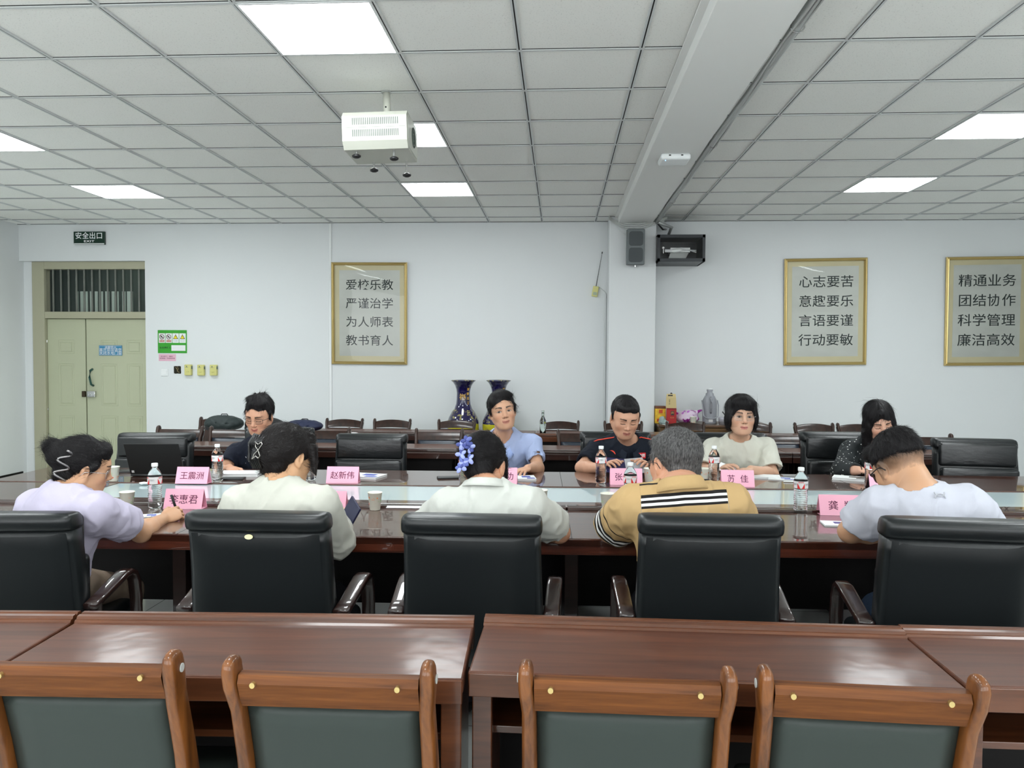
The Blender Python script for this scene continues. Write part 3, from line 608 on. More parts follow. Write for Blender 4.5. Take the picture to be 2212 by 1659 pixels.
# ---- folding-row desks
def make_desk(name, loc, w, d, rz, label, group, topm, edm, mirror=False, top=.765):
    r = empty(name, loc, rz, label, 'desk', group); s = -1 if mirror else 1     # local: working side at -y, moulding at +y
    def T(b): 
        if mirror: b.transform(Matrix.Rotation(PI, 4, 'Z'))
        return b
    b = B(); box(b, -w/2, w/2, -d/2, d/2-.05, top-.035, top, .005, 2); obj('desktop', T(b), topm, r)
    b = B(); pr = [(.0, top-.06), (0, top+.0), (.004, top+.006), (.012, top+.006), (.016, top+.013), (.028, top+.015), (.034, top+.010), (.040, top+.016), (.054, top+.016), (.06, top+.008), (.062, top-.002), (.056, top-.01), (.062, top-.02), (.062, top-.06)]
    extr(b, pr, -w/2, w/2, d/2-.055); obj('moulding', T(b), edm, r)
    b = B(); box(b, -w/2+.002, w/2-.002, -d/2-.003, -d/2+.012, top-.058, top-.003, .002); obj('edge_band', T(b), edm, r)
    for x in (-w/2+.03, w/2-.03):
        b = B(); box(b, x-.024, x+.024, -d/2+.03, -d/2+.06, 0, top-.045, .003); box(b, x-.015, x+.015, -d/2+.05, d/2-.02, 0, top-.045); obj('leg', T(b), edm if not mirror else M['deskdark'], r)
    b = B(); box(b, -w/2+.045, w/2-.045, -d/2+.10, d/2-.04, .575, .593, .002); obj('shelf', T(b), M['desked'] if not mirror else M['deskdark'], r)
    b = B(); box(b, -w/2+.02, w/2-.02, d/2-.04, d/2-.02, .08, top-.04); obj('modesty_panel', T(b), M['dark'], r)
    return r
DS = M['desked']
# nearest row: (x0, x1, near y, far y, slope)
for (x0, x1, yn, yf, sl, lb) in ((-2.46, -1.322, 1.755, 2.125, .06, 'foreground desk cut off by the left edge of the picture'), (-1.314, -.222, 1.775, 2.18, .040, 'foreground desk behind the left two amber chairs'),
                                 (-.205, .912, 1.832, 2.208, -.018, 'foreground desk right of the open gap, behind the middle-right amber chair'), (.917, 2.05, 1.84, 2.21, .0, 'foreground desk cut off by the right edge of the picture')):
    make_desk('long_desk', ((x0+x1)/2, (yn+yf)/2, 0), x1-x0, yf-yn, sl, lb, 'long desks nearest the camera', M['desk'], DS)
xs = [-3.3+1.262*i for i in range(6)]
nm = ['leftmost', 'second from the left', 'middle', 'fourth from the left', 'rightmost']
for i in range(5): make_desk('long_desk', ((xs[i]+xs[i+1])/2, 6.38, 0), 1.255, .48, 0, 'dark desk, %s in the row behind the conference table' % nm[i], 'dark desks behind the conference table', M['desk'], M['dmold'], True)
for i in range(4): make_desk('long_desk', (-2.35+.63+1.262*i-.4, 7.68, 0), 1.255, .45, 0, 'dark desk, %s in the farthest row near the wall' % ['leftmost', 'second from the left', 'third from the left', 'rightmost'][i], 'dark desks in the farthest row', M['desk'], M['desked'] if i == 2 else M['dmold'], True)
# ---- wooden framed chairs
def wood_chair(label, group, cat='chair', arch=0, wm='chairwood', pm='postwood', lm='gleather'):
    r = empty('wooden_chair', (0, 0, 0), 0, label, cat, group); W = .205
    for s in (-1, 1):
        path = [(0, -.17, 0), (0, -.15, .2), (0, -.145, .42), (0, -.158, .56), (0, -.185, .68), (0, -.222, .80), (0, -.243, .855), (0, -.251, .884), (0, -.2535, .897), (0, -.254, .904), (0, -.254, .9075)]
        sc = [.75, .85, 1.05, 1.12, 1.02, .95, 1.0, .97, .80, .52, .12]
        path = [(s*W+(s*.006 if z > .8 else 0), y, z) for _, y, z in path]
        b = B(); tube(b, path, sc, prof=seg_tube_prof(.0165, .030), up=Vector((0, 1, 0))); obj('back_post', b, M[pm], r, smooth=True)
        b = B(); tube(b, [(s*.195, .20, 0), (s*.195, .205, .2), (s*.195, .20, .42)], [.7, .9, 1], prof=seg_tube_prof(.018, .02), up=Vector((0, 1, 0))); obj('front_leg', b, M[pm], r, smooth=True)
    for s in (-1, 1): 
        b = B(); cyl(b, (s*(W+.0225), -.243, .868), (s*(W+.0245), -.243, .868), .009, n=16); obj('post_plug', b, mat('pale_plug', (.45, .46, .44), .4), r)
    pr = [(-.018, -.034), (-.022, .018), (-.010, .034), (.010, .036), (.018, .026), (.018, -.034)]
    n = 12; b = B(); rings = []
    for i in range(n+1):
        x = -W+.012+(2*W-.024)*i/n; t = 1-(2*i/n-1)**2; rings.append([b.verts.new((x, -.238+q[0]-q[1]*.32-.012*t*0, .838+q[1]+(arch*t if q[1] > 0 else arch*.4*t))) for q in pr])
    for i in range(n):
        for j in range(len(pr)): b.faces.new((rings[i][j], rings[i+1][j], rings[i+1][(j+1) % len(pr)], rings[i][(j+1) % len(pr)]))
    obj('top_rail', b, M[wm], r, auto=35)
    b = B()
    for x in (-.158, .15): cyl(b, (x, -.2725, .856), (x, -.25, .856), .0058, n=12)
    obj('rail_bolt', b, M['gold'], r)
    # padded back: bulging leather slab following the posts
    b = B(); nx, nz = 10, 14; gr_ = {}
    def yc(z): return float(np.interp(z, [.42, .56, .68, .80, .84], [-.145, -.158, -.185, -.219, -.233]))
    for side in (0, 1):
        for i in range(nx+1):
            for j in range(nz+1):
                u, v = i/nx, j/nz; x = (-1+2*u)*(W-.017); z = .45+(.800-.45)*v
                e = min(1, min(u, 1-u)*9)*min(1, min(v, 1-v)*11); e = math.sqrt(max(0, 1-(1-e)**2))
                y = yc(z)+(-1 if side == 0 else 1)*(.006+.013*e); gr_[side, i, j] = b.verts.new((x, y, z))
    for side in (0, 1):
        for i in range(nx):
            for j in range(nz): b.faces.new([gr_[side, i+a, j+c] for a, c in ((0, 0), (1, 0), (1, 1), (0, 1))])
    for i in range(nx):
        for j in (0, nz): b.faces.new((gr_[0, i, j], gr_[0, i+1, j], gr_[1, i+1, j], gr_[1, i, j]))
    for j in range(nz):
        for i in (0, nx): b.faces.new((gr_[0, i, j], gr_[0, i, j+1], gr_[1, i, j+1], gr_[1, i, j]))
    obj('back_pad', b, M[lm], r, smooth=True)
    b = B(); box(b, -.19, .19, -.13, .24, .41, .475, .022, 4); obj('seat', b, M[lm], r, smooth=True)
    b = B(); box(b, -.185, .185, .19, .21, .37, .41); box(b, -.2, -.18, -.14, .2, .37, .41); box(b, .18, .2, -.14, .2, .37, .41); obj('seat_rail', b, M[wm], r)
    return r
def put(src, x, y, rz, label, used=[]):
    if src in used: c = copy_tree(src)
    else: used.append(src); c = src
    c.location = (x, y, 0); c.rotation_euler = (0, 0, rz); c['label'] = label; return c
fgc = wood_chair('x', 'amber wooden chairs nearest the camera')
for cx, yb, rz, sz, lb in ((-.975, 1.545, .03, 1, 'amber wooden chair cut off by the left edge of the picture'), (-.447, 1.53, .0, 1, 'amber wooden chair, second from the left in the foreground'),
                       (.137, 1.545, -.015, 1, 'amber wooden chair, third from the left, behind the gap between desks'), (.607, 1.545, -.05, 1, 'amber wooden chair, rightmost in the foreground')):
    put(fgc, cx, yb+.255, rz, lb).scale = (.925, 1, 1)
bc = wood_chair('x', 'dark wooden chairs behind the second desk row', wm='darkchair', pm='darkchair', lm='fleather')
for pl, pr_, lb in ((340, 441, 'dark wooden chair behind the laptop, leftmost in its row'), (454, 555, 'dark wooden chair beside the man pointing at his notebook'), (655, 757, 'dark wooden chair behind the empty black chair, left side'),
                    (896, 1002, 'dark wooden chair right of the empty middle black chair'), (1205, 1308, 'dark wooden chair between the blue polo man and the red-patch man'), (1625, 1730, 'dark wooden chair right of the woman in the cream top'), (1950, 2052, 'dark wooden chair right of the woman in polka dots')):
    a, c = at_y(pl, 932, 6.95), at_y(pr_, 932, 6.95); put(bc, (a.x+c.x)/2, 6.70, PI, lb).scale = (.95, 1, .955)
cc = wood_chair('x', 'dark arched chairs along the back wall', arch=.022, wm='darkchair', pm='darkchair', lm='darkchair')
for pl, pr_, y, lb in ((432, 512, 905, 'dark arched chair against the wall, behind the dark green backpack'), (705, 785, 914, 'dark arched chair against the wall, leftmost of the pair left of the vases'), (808, 888, 910, 'dark arched chair against the wall, right one of the pair left of the vases'), (947, 1027, 912, 'dark arched chair directly before the left blue vase'),
                    (1170, 1250, 916, 'dark arched chair against the wall, right of the man in pale blue'), (1306, 1386, 920, 'dark arched chair mostly hidden by the man with the red patch'), (1437, 1523, 920, 'dark arched chair before the side table'), (1584, 1663, 920, 'dark arched chair behind the woman in the cream top'),
                    (1714, 1801, 923, 'dark arched chair against the wall, left of the polka dot woman'), (1808, 1893, 917, 'dark arched chair directly behind the polka dot woman')):
    Yc = 8.25; a, c = at_y(pl, 915, Yc), at_y(pr_, 915, Yc); o = put(cc, (a.x+c.x)/2, Yc-.25, PI, lb); o.scale = (.88, 1, .93)
# ---- executive chairs
def exec_chair(group):
    r = empty('executive_chair', (0, 0, 0), 0, 'x', 'chair', group)
    # backrest: lofted rounded slab; local +y is the sitting side
    def ring(z, w, t, yc, n=28, p=5.5):
        return [(math.copysign(abs(math.cos(2*PI*i/n))**(2/p), math.cos(2*PI*i/n))*w, yc+math.copysign(abs(math.sin(2*PI*i/n))**(2/p), math.sin(2*PI*i/n))*t, z) for i in range(n)]
    def loft(rs, m, name, **k):
        b = B(); R = [[b.verts.new(v) for v in q] for q in rs]; n = len(R[0])
        for i in range(len(R)-1):
            for j in range(n): b.faces.new((R[i][j], R[i][(j+1) % n], R[i+1][(j+1) % n], R[i+1][j]))
        b.faces.new(R[0]); b.faces.new(R[-1]); return obj(name, b, m, r, smooth=True, **k)
    yz = lambda z: float(np.interp(z, [.42, .55, .7, .85, .97], [-.205, -.20, -.212, -.235, -.262]))
    rs = []
    for z, w, t in ((.43, .22, .03), (.44, .243, .046), (.5, .254, .052), (.6, .255, .054), (.75, .25, .055), (.86, .247, .054), (.904, .2465, .054)): rs.append(ring(z, w, t, yz(z)))
    loft(rs, M['leather'], 'backrest')
    rs = []
    for z, w, t in ((.905, .238, .046), (.908, .250, .060), (.918, .2525, .064), (.938, .2525, .065), (.953, .251, .060), (.962, .2475, .050), (.967, .238, .034), (.968, .21, .015)): rs.append(ring(z, w, t, yz(z)-.002))
    loft(rs, M['leather'], 'top_roll')
    b = B(); nz = 12; W = .226
    for j in range(nz): pass
    G = {}
    for i in range(13):
        for j in range(nz+1):
            u, v = i/12, j/nz; z = .47+(.897-.47)*v; x = (-1+2*u)*(W+.004*(1-v)); e = min(1, min(u, 1-u)*14)*min(1, min(v, 1-v)*14); e = math.sqrt(max(0, 1-(1-e)**2))
            G[i, j] = b.verts.new((x, yz(z)-.050-.011*e, z))
    for i in range(12):
        for j in range(nz): b.faces.new((G[i, j], G[i+1, j], G[i+1, j+1], G[i, j+1]))
    obj('back_panel', b, M['leather'], r, smooth=True)
    # front cushions
    b = B(); box(b, -.232, .232, yz(.85)+.035, yz(.85)+.075, .79, .945, .02, 4, T=None); obj('upper_cushion', b, M['leather2'], r, smooth=True)
    b = B(); box(b, -.232, .232, yz(.6)+.035, yz(.6)+.085, .50, .785, .022, 4); obj('lumbar_cushion', b, M['leather2'], r, smooth=True)
    b = B(); box(b, -.24, .24, -.17, .25, .40, .50, .035, 5); obj('seat', b, M['leather'], r, smooth=True)
    for s in (-1, 1):
        P = [(s*.283, -.235, .61), (s*.287, -.16, .625), (s*.291, -.06, .648), (s*.293, .0, .662), (s*.294, .045, .664), (s*.294, .085, .648), (s*.294, .112, .61), (s*.294, .128, .54), (s*.292, .14, .40), (s*.288, .15, .2), (s*.285, .16, 0)]
        b = B(); tube(b, P, [1, 1, 1.05, 1.05, 1.02, 1, .95, .9, .85, .8, .7], prof=seg_tube_prof(.029, .0135, 8, 4), up=Vector((0, 0, 1)) if False else Vector((0, .25, .97))); obj('armrest', b, M['arm'], r, smooth=True)
        b = B(); tube(b, [(s*.283, -.19, .60), (s*.28, -.2, .3), (s*.278, -.23, 0)], [1, .9, .7], prof=seg_tube_prof(.02, .022), up=Vector((0, 1, 0))); obj('rear_leg', b, M['arm'], r, smooth=True)
        b = B(); box(b, min(s*.22, s*.285), max(s*.22, s*.285), -.2, -.17, .40, .44); box(b, min(s*.22, s*.285), max(s*.22, s*.285), .1, .13, .40, .44); obj('seat_bracket', b, M['arm'], r)
    return r
ex = exec_chair('black leather executive chairs on the near side')
NC = []
for pl, pr_, py, Y, rz, lb in ((-125, 143, 1104, 2.72, .10, 'black executive chair cut off by the left edge, behind the lavender T-shirt woman'), (406, 712, 1102, 2.70, 0, 'black executive chair with a yellow oval sticker on its back'),
                       (870, 1174, 1109, 2.70, -.01, 'black executive chair behind the woman with the blue flower hair clip'), (1378, 1691, 1109, 2.68, -.0, 'black executive chair behind the man in the striped tan polo'), (1925, 2250, 1118, 2.62, -.09, 'black executive chair at the right edge, behind the white T-shirt man')):
    a, c = at_y(pl, py, Y), at_y(pr_, py, Y); o = put(ex, (a.x+c.x)/2, Y+.262, rz, lb); o.scale = ((c.x-a.x)/.505, 1, a.z/.968); NC.append(o)
b = B(); prism(b, [(.0145*math.cos(t*.2618), .0085*math.sin(t*.2618)) for t in range(24)], Matrix.Translation((-.018, -.3045, .888)) @ Matrix.Rotation(PI/2-.15, 4, 'X'), .002); o = obj('oval_sticker', b, mat('pale_yellow_sticker', (.85, .8, .42), .5), NC[1])
for pl, pr_, py, Y, rz, lb in ((265, 423, 934, 5.75, PI+.05, 'empty black executive chair behind the laptop'), (533, 678, 922, 5.85, PI, 'black executive chair behind the man in the navy polo with glasses'), (728, 881, 936, 5.72, PI, 'empty black executive chair behind the tent card and papers, left of centre'),
                        (1003, 1160, 938, 5.78, PI, 'black executive chair hidden behind the man in the pale blue polo'), (1252, 1406, 932, 5.80, PI, 'black executive chair behind the man with the red chest patch'), (1498, 1655, 934, 5.75, PI, 'black executive chair behind the woman in the cream top'),
                        (1729, 1880, 932, 5.75, PI+.02, 'black executive chair behind the woman in polka dots'), (2005, 2178, 946, 5.50, PI-.12, 'empty black executive chair at the far right of the table')):
    a, c = at_y(pl, py, Y), at_y(pr_, py, Y); o = copy_tree(ex); o.location = ((a.x+c.x)/2, Y-.262, 0); o.rotation_euler = (0, 0, rz); o.scale = ((c.x-a.x)/.505, 1, a.z/.968); o['label'] = lb; o['group'] = 'black leather executive chairs on the far side'
# ---- side table with supplies
ty = 8.62; a = at_y(1421, 921, ty); zt = .775
r = empty('side_table', (1.62, 8.87, 0), 0, 'ochre wooden side table with supplies beside the column', 'table')
och = wood('ochre_wood', (.09, .045, .015), (.20, .11, .04), 'x', coat=.3)
b = B(); box(b, -.57, .62, -.27, .27, zt-.025, zt, .004); obj('tabletop', b, wood('brown_top', (.09, .05, .03), (.17, .1, .06), 'x', coat=.3), r)
b = B(); box(b, -.55, .60, -.25, .26, .06, zt-.027, .003); obj('cabinet', b, och, r)
for x in (-.27, .02, .31): b = B(); box(b, x-.13, x+.13, -.262, -.248, .12, zt-.16, .004); d = obj('door', b, och, r); b = B(); cyl(b, (x+.1, -.28, .45), (x+.1, -.26, .45), .01, n=10); obj('knob', b, M['chrome'], d)
for x in (-.27, .02, .31): b = B(); box(b, x-.13, x+.13, -.262, -.248, zt-.14, zt-.04, .004); d = obj('drawer', b, och, r); b = B(); cyl(b, (x, -.28, zt-.09), (x, -.26, zt-.09), .01, n=10); obj('knob', b, M['chrome'], d)
def sx(px, Y=8.8): return at_y(px, 900, Y).x
def thing1(name, bm, m, loc, label, cat, smooth=False, group=None, auto=None, rz=0):
    o = obj(name, bm, m, None, smooth=smooth, auto=auto); o.location = loc; o.rotation_euler = (0, 0, rz); return tagp(o, label, cat, group)
r = empty('yellow_box', (sx(1427, 8.78)+.0, 8.84, zt), .05, 'yellow printed carton beside the column on the side table', 'box')
b = B(); box(b, -.055, .055, -.05, .05, 0, .185, .003); obj('carton', b, mat('yellow_carton', srgb(230, 185, 50), .5, noise=((25, 25, 25), .25)), r); b = B(); box(b, -.056, .056, -.051, .051, .16, .186); obj('lid', b, mat('brown_carton', srgb(110, 60, 30), .5), r)
b = B(); box(b, -.02, .02, -.052, -.05, .11, .15); box(b, -.04, -.01, -.052, -.05, .02, .05); obj('print', b, mat('orange_red', srgb(205, 80, 40), .5), r)
r = empty('red_tin', (sx(1446, 8.78)+.02, 8.76, zt), -.1, 'red tea tin with dark square emblem under the kraft bag', 'tin')
b = B(); box(b, -.055, .05, -.05, .05, 0, .17, .004); obj('tin', b, mat('red_tin_paint', srgb(165, 28, 28), .4), r); b = B(); box(b, -.052, .047, -.051, .052, .155, .172); obj('lid', b, mat('dark_red_tin', srgb(120, 18, 20), .4), r)
b = B(); box(b, -.01, .025, -.052, -.049, .095, .14); obj('emblem', b, M['bink'], r); text('lettering', '井', .035, Matrix.Translation((.0075, -.0525, .118)) @ Matrix.Rotation(PI/2, 4, 'X'), mat('tin_gold', srgb(200, 150, 90), .5), r)
text('lettering', '老白茶', .014, Matrix.Translation((.005, -.0505, .068)) @ Matrix.Rotation(PI/2, 4, 'X'), mat('tin_gold', srgb(200, 150, 90), .5), r)
r = empty('kraft_bag', (sx(1446, 8.78)+.015, 8.76, zt+.172), -.12, 'small folded kraft paper bag on top of the red tin', 'bag')
b = B(); A = [b.verts.new(v) for v in ((-.057, -.045, 0), (.055, -.045, 0), (.055, .045, 0), (-.057, .045, 0), (-.053, -.03, .11), (.05, -.03, .11), (.05, .03, .11), (-.053, .03, .11), (-.048, -.006, .15), (.045, -.006, .15), (.045, .006, .15), (-.048, .006, .15))]
for q in ((0, 1, 2, 3), (0, 1, 5, 4), (1, 2, 6, 5), (2, 3, 7, 6), (3, 0, 4, 7), (4, 5, 9, 8), (5, 6, 10, 9), (6, 7, 11, 10), (7, 4, 8, 11), (8, 9, 10, 11)): b.faces.new([A[i] for i in q])
obj('bag', b, mat('kraft_paper', srgb(198, 178, 128), .7, bump=((60, 60, 60), .3, .003)), r)
b = B(); cyl(b, (.0, -.006, .152), (.0, .006, .152), .012, n=12); box(b, -.035, .015, -.02, -.018, .127, .14); obj('clip', b, M['black'], r)
text('lettering', '茶禅一味', .014, Matrix.Translation((-.02, -.043, .065)) @ Matrix.Rotation(PI/2-.15, 4, 'X') @ Matrix.Rotation(-PI/2, 4, 'Z'), M['bink'], r)
F = Field()
F.ell((0, 0, .05), (.13, .09, .05), k=.03).ell((.02, 0, .10), (.09, .07, .045), k=.03).ell((-.05, .01, .08), (.07, .06, .04), k=.03).cap((.1, 0, .12), (.15, 0, .14), .02, .01).cap((-.11, 0, .1), (-.15, 0, .12), .02, .008)
wmat = vcol('plastic_film', .3)
def wcol(V):
    n = wob(V, 45, 5); n2 = wob(V, 60, 9); c = np.tile(V3(srgb(215, 195, 215)), (len(V), 1)); p = (n > .22) | ((V[:, 2] < .06) & (n2 > .15)) | (V[:, 0] > .11) | (V[:, 0] < -.12); c[p] = V3(srgb(150, 20, 140)); q = (n2 > .45); c[q] = V3(srgb(180, 100, 190)); return c
o = npmesh('plastic_bag', [F.mesh(.005, dis=lambda P: .006*wob(P, 110, 2))], wmat, col=wcol); o.location = (sx(1486, 8.78), 8.84, zt+.002); tagp(o, 'white and magenta plastic bag between the red tin and the thermos', 'bag')
# thermos jug
r = empty('thermos_jug', (sx(1534, 8.8), 8.84, zt), 0, 'large grey plastic vacuum flask on the side table', 'vacuum flask')
gp = mat('grey_plastic', srgb(152, 154, 160), .35)
b = B(); lathe(b, [(0, 0), (.075, 0), (.078, .01), (.074, .03), (.076, .06), (.078, .15), (.078, .22), (.072, .26), (.052, .30), (.045, .305), (.044, .325), (.03, .335), (.03, .35), (.035, .365), (.03, .37), (0, .37)], n=40); obj('body', b, gp, r, smooth=True)
b = B(); lathe(b, [(0, .37), (.031, .37), (.028, .378), (0, .382)], n=24); obj('stopper', b, M['cap'], r, smooth=True)
b = B(); tube(b, [(-.083, 0, .25), (-.085, -.05, .20), (-.078, -.085, .09), (-.05, -.10, .065), (0, -.105, .06), (.05, -.10, .065), (.078, -.085, .09), (.085, -.05, .20), (.083, 0, .25)], .0065, 8); obj('carrying_handle', b, gp, r, smooth=True)
b = B(); tube(b, [(0, -.07, .285), (0, -.10, .275), (0, -.105, .22), (0, -.10, .14), (0, -.076, .12)], [.012, .014, .013, .012, .011], 8); obj('pouring_handle', b, gp, r, smooth=True)
b = B(); box(b, -.022, .022, -.079, -.075, .022, .05); obj('label', b, M['label'], r)
b = B(); lathe(b, [(0, 0), (.045, 0), (.052, .06), (.055, .075), (.052, .075), (.047, .01), (0, .008)], n=32); thing1('plastic_bowl', b, mat('pale_grey_plastic', srgb(176, 176, 184), .4), (sx(1558, 8.75)+.02, 8.74, zt), 'pale grey plastic bowl right of the thermos', 'bowl', True)
b = B(); box(b, -.09, .09, -.08, .08, 0, .02, .003); tube(b, [(-.03, .0, .02), (-.05, 0, .08), (-.09, 0, .13)], .006, 6); thing1('desk_tray', b, M['black'], (sx(1580, 8.8), 8.84, zt), 'black tray with a thin stem behind the cream-top woman', 'tray')
F = Field(); F.ell((0, 0, .04), (.035, .03, .045), k=.02).cap((0, 0, .03), (.05, -.02, .012), .02, .01, k=.02).ell((.02, 0, .02), (.05, .035, .018), k=.02)
o = npmesh('grey_cloth', [F.mesh(.004, dis=lambda P: .005*wob(P, 160, 8))], mat('green_grey_cloth', srgb(150, 168, 164), .8), smooth=True); o.location = (sx(1430, 8.7), 8.68, zt+.002); tagp(o, 'crumpled grey-green cloth before the yellow carton', 'cloth')
b = B(); box(b, -.06, .06, -.04, .04, 0, .004); thing1('paper_leaflet', b, M['paper'], (sx(1436, 8.65)+.04, 8.63, zt), 'white printed leaflet at the front left of the side table', 'paper', rz=.2)
# ---- vases
def vase(px, lab, txt, rot):
    Y = 8.78; top = at_y(px, 821, Y); r = empty('floor_vase', (top.x, Y, 0), 0, lab, 'vase', 'tall blue and gold floor vases')
    h = top.z; P = [(.0, 0), (.10, 0), (.105, .02), (.10, .05), (.12, .2), (.15, .5), (.172, h-.62), (.176, h-.50), (.172, h-.445), (.155, h-.40), (.125, h-.345), (.098, h-.31), (.08, h-.26), (.074, h-.21), (.072, h-.14), (.078, h-.10), (.095, h-.05), (.12, h-.02), (.135, h-.008), (.137, h-.002), (.132, h), (.115, h-.02), (.06, h-.12), (0, h-.12)]
    m, t, bs = nt('glazed_vase'); N, L = t.nodes, t.links
    if 'vase' in MATS: m = MATS['vase']
    else:
        MATS['vase'] = m; tc = N.new('ShaderNodeTexCoord'); sp = N.new('ShaderNodeSeparateXYZ'); L.new(tc.outputs['Object'], sp.inputs[0])
        dv = N.new('ShaderNodeMath'); dv.operation = 'DIVIDE'; L.new(sp.outputs[2], dv.inputs[0]); dv.inputs[1].default_value = h
        cr_ = N.new('ShaderNodeValToRGB'); cr_.color_ramp.interpolation = 'CONSTANT'; el = cr_.color_ramp.elements; el[0].color = (.02, .012, .1, 1); el[0].position = 0
        navy, gold, yel2, dk = (.010, .007, .06, 1), (.30, .27, .10, 1), (.55, .50, .03, 1), (.01, .012, .03, 1)
        def e(z, c): q = el.new(z/h); q.color = c
        el[1].position = (h-.60)/h; el[1].color = yel2
        e(h-.475, dk); e(h-.46, gold); e(h-.435, navy); e(h-.425, gold); e(h-.345, navy); e(h-.338, gold); e(h-.32, navy); e(h-.012, gold)
        L.new(dv.outputs[0], cr_.inputs[0])
        ns = N.new('ShaderNodeTexNoise'); ns.inputs['Scale'].default_value = 26; ns.inputs['Detail'].default_value = 4; L.new(tc.outputs['Object'], ns.inputs['Vector'])
        rr = N.new('ShaderNodeValToRGB'); rr.color_ramp.interpolation = 'CONSTANT'; rr.color_ramp.elements[1].position = .54; L.new(ns.outputs['Fac'], rr.inputs[0])
        mx = N.new('ShaderNodeMix'); mx.data_type = 'RGBA'; L.new(rr.outputs[0], mx.inputs[0]); mx.inputs[6].default_value = navy; L.new(cr_.outputs[0], mx.inputs[7]); 
        # pattern only on gold bands: keep yellow belly plain
        gt_ = N.new('ShaderNodeMath'); gt_.operation = 'LESS_THAN'; L.new(dv.outputs[0], gt_.inputs[0]); gt_.inputs[1].default_value = (h-.476)/h
        m2 = N.new('ShaderNodeMix'); m2.data_type = 'RGBA'; L.new(gt_.outputs[0], m2.inputs[0]); L.new(mx.outputs[2], m2.inputs[6]); L.new(cr_.outputs[0], m2.inputs[7]); L.new(m2.outputs[2], bs.inputs['Base Color'])
        bs.inputs['Roughness'].default_value = .12; bs.inputs['Coat Weight'].default_value = 1
    b = B(); lathe(b, P, n=56); obj('body', b, m, r, smooth=True)
    gm2 = mat('vase_gilding', srgb(214, 170, 80), .35)
    for s, ang, z, sz in ((txt, 0, h-.185, .075), ('富', .85, h-.10, .035), ('贵', .85, h-.15, .035), ('吉', .85, h-.20, .035), ('祥', .85, h-.25, .035)):
        o = text('gilt_character', s, sz, Matrix.Rotation(PI/2, 4, 'X') @ Matrix.Identity(4), gm2, r, bold=.001)
        for v in o.data.vertices:
            R0 = float(np.interp(z+v.co.z, [p[1] for p in P[6:19]], [p[0] for p in P[6:19]]))+.0015; a_ = ang+v.co.x/R0; zz = v.co.z
            v.co = Vector((R0*math.sin(a_), -R0*math.cos(a_)+v.co.y, z+zz))
vase(1001, 'tall blue and gold vase, left one, fully showing its neck', '福', 0); vase(1077, 'tall blue and gold vase, right one, half hidden by the man in pale blue', '福', 0)
b = B(); lathe(b, [(0, 0), (.03, 0), (.03, .12), (.012, .16), (.012, .2), (.014, .2), (.014, .215), (0, .215)], n=20); thing1('glass_bottle', b, mat('clear_glass', (.8, .9, .85), .02, trans=1), (at_y(1173, 915, 7.72).x, 7.66, .765), 'clear slim bottle standing on the far desk right of the blue polo man', 'bottle', True)
# ---- backpacks
def pack(px0, px1, pt, pb, Y, colr, label, seed, zb=.768):
    a, c = at_y(px0, pb, Y), at_y(px1, pt, Y); w = c.x-a.x; h = c.z-zb; F = Field()
    F.ell((-.05*w, 0, h*.42), (w*.44, .13, h*.50), k=.03).ell((w*.22, .01, h*.36), (w*.27, .12, h*.42), k=.03).ell((-w*.25, 0, h*.35), (w*.22, .12, h*.40), k=.03).cap((-w*.1, -.09, h*.3), (w*.2, -.09, h*.25), .04, k=.02).plane((0, 0, 0), (0, 0, -1))
    F.cap((-w*.42, -.1, h*.42), (w*.42, -.12, h*.42), .004, op='s', k=.006)
    r = empty('backpack', ((a.x+c.x)/2, Y, zb), 0, label, 'backpack')
    m_ = mat('bag_'+label.split()[0]+label.split()[1], colr, .6, bump=((30, 30, 30), .4, .01)); npmesh('bag_body', [F.mesh(.007, dis=lambda P: .010*np.abs(wob(P, 38, seed))+.003*wob(P, 110, seed))], m_, r)
    b = B(); tube(b, [(-w*.4, -.11, h*.15), (-w*.2, -.15, h*.08), (0, -.16, h*.02), (w*.2, -.14, .008)], 1, prof=[(-.003, -.014), (.003, -.014), (.003, .014), (-.003, .014)]); obj('strap', b, M['black'], r)
    b = B(); tube(b, [(-.03, 0, h*.88), (-.02, 0, h*.98), (.03, 0, h*.98), (.04, 0, h*.88)], .005, 6); obj('grab_handle', b, M['black'], r)
pack(443, 525, 894, 940, 7.68, (.018, .028, .028), 'dark green backpack left of the man in glasses', 1); pack(530, 612, 898, 940, 7.72, (.01, .011, .013), 'black backpack directly behind the man in glasses', 2); pack(618, 697, 905, 940, 7.66, (.012, .018, .055), 'navy blue backpack right of the man in glasses', 3)
# ================================================================== THINGS ON THE TABLE
# ---- bottles
bt = empty('water_bottle', (0, 0, 0), 0, 'x', 'bottle', 'clear water bottles with red and white labels')
prof = [(0, .004), (.018, 0), (.027, .002), (.0305, .01), (.031, .02)]
z = .024
while z < .112: prof += [(.0315, z), (.0290, z+.004), (.0315, z+.008)]; z += .0095
prof += [(.0318, .115), (.0322, .118), (.0322, .152), (.0315, .156), (.029, .166), (.023, .178), (.016, .188), (.0125, .193), (.0125, .199), (.0145, .200), (.0145, .202), (.0115, .203), (.0115, .206), (0, .206)]
b = B(); lathe(b, prof, n=28, f=lambda a, z: 1+.03*math.sin(6*a+z*150)*(1 if .02 < z < .115 else 0)); obj('bottle_body', b, M['pet'], bt, smooth=True)
b = B(); lathe(b, [(.0135, .199), (.0148, .200), (.0148, .213), (.0138, .2155), (0, .2155)], n=28); obj('cap', b, M['cap'], bt, auto=40)
b = B(); lathe(b, [(.0328, .118), (.0328, .152)], n=40); lb_ = obj('label', b, M['label'], bt, smooth=True)
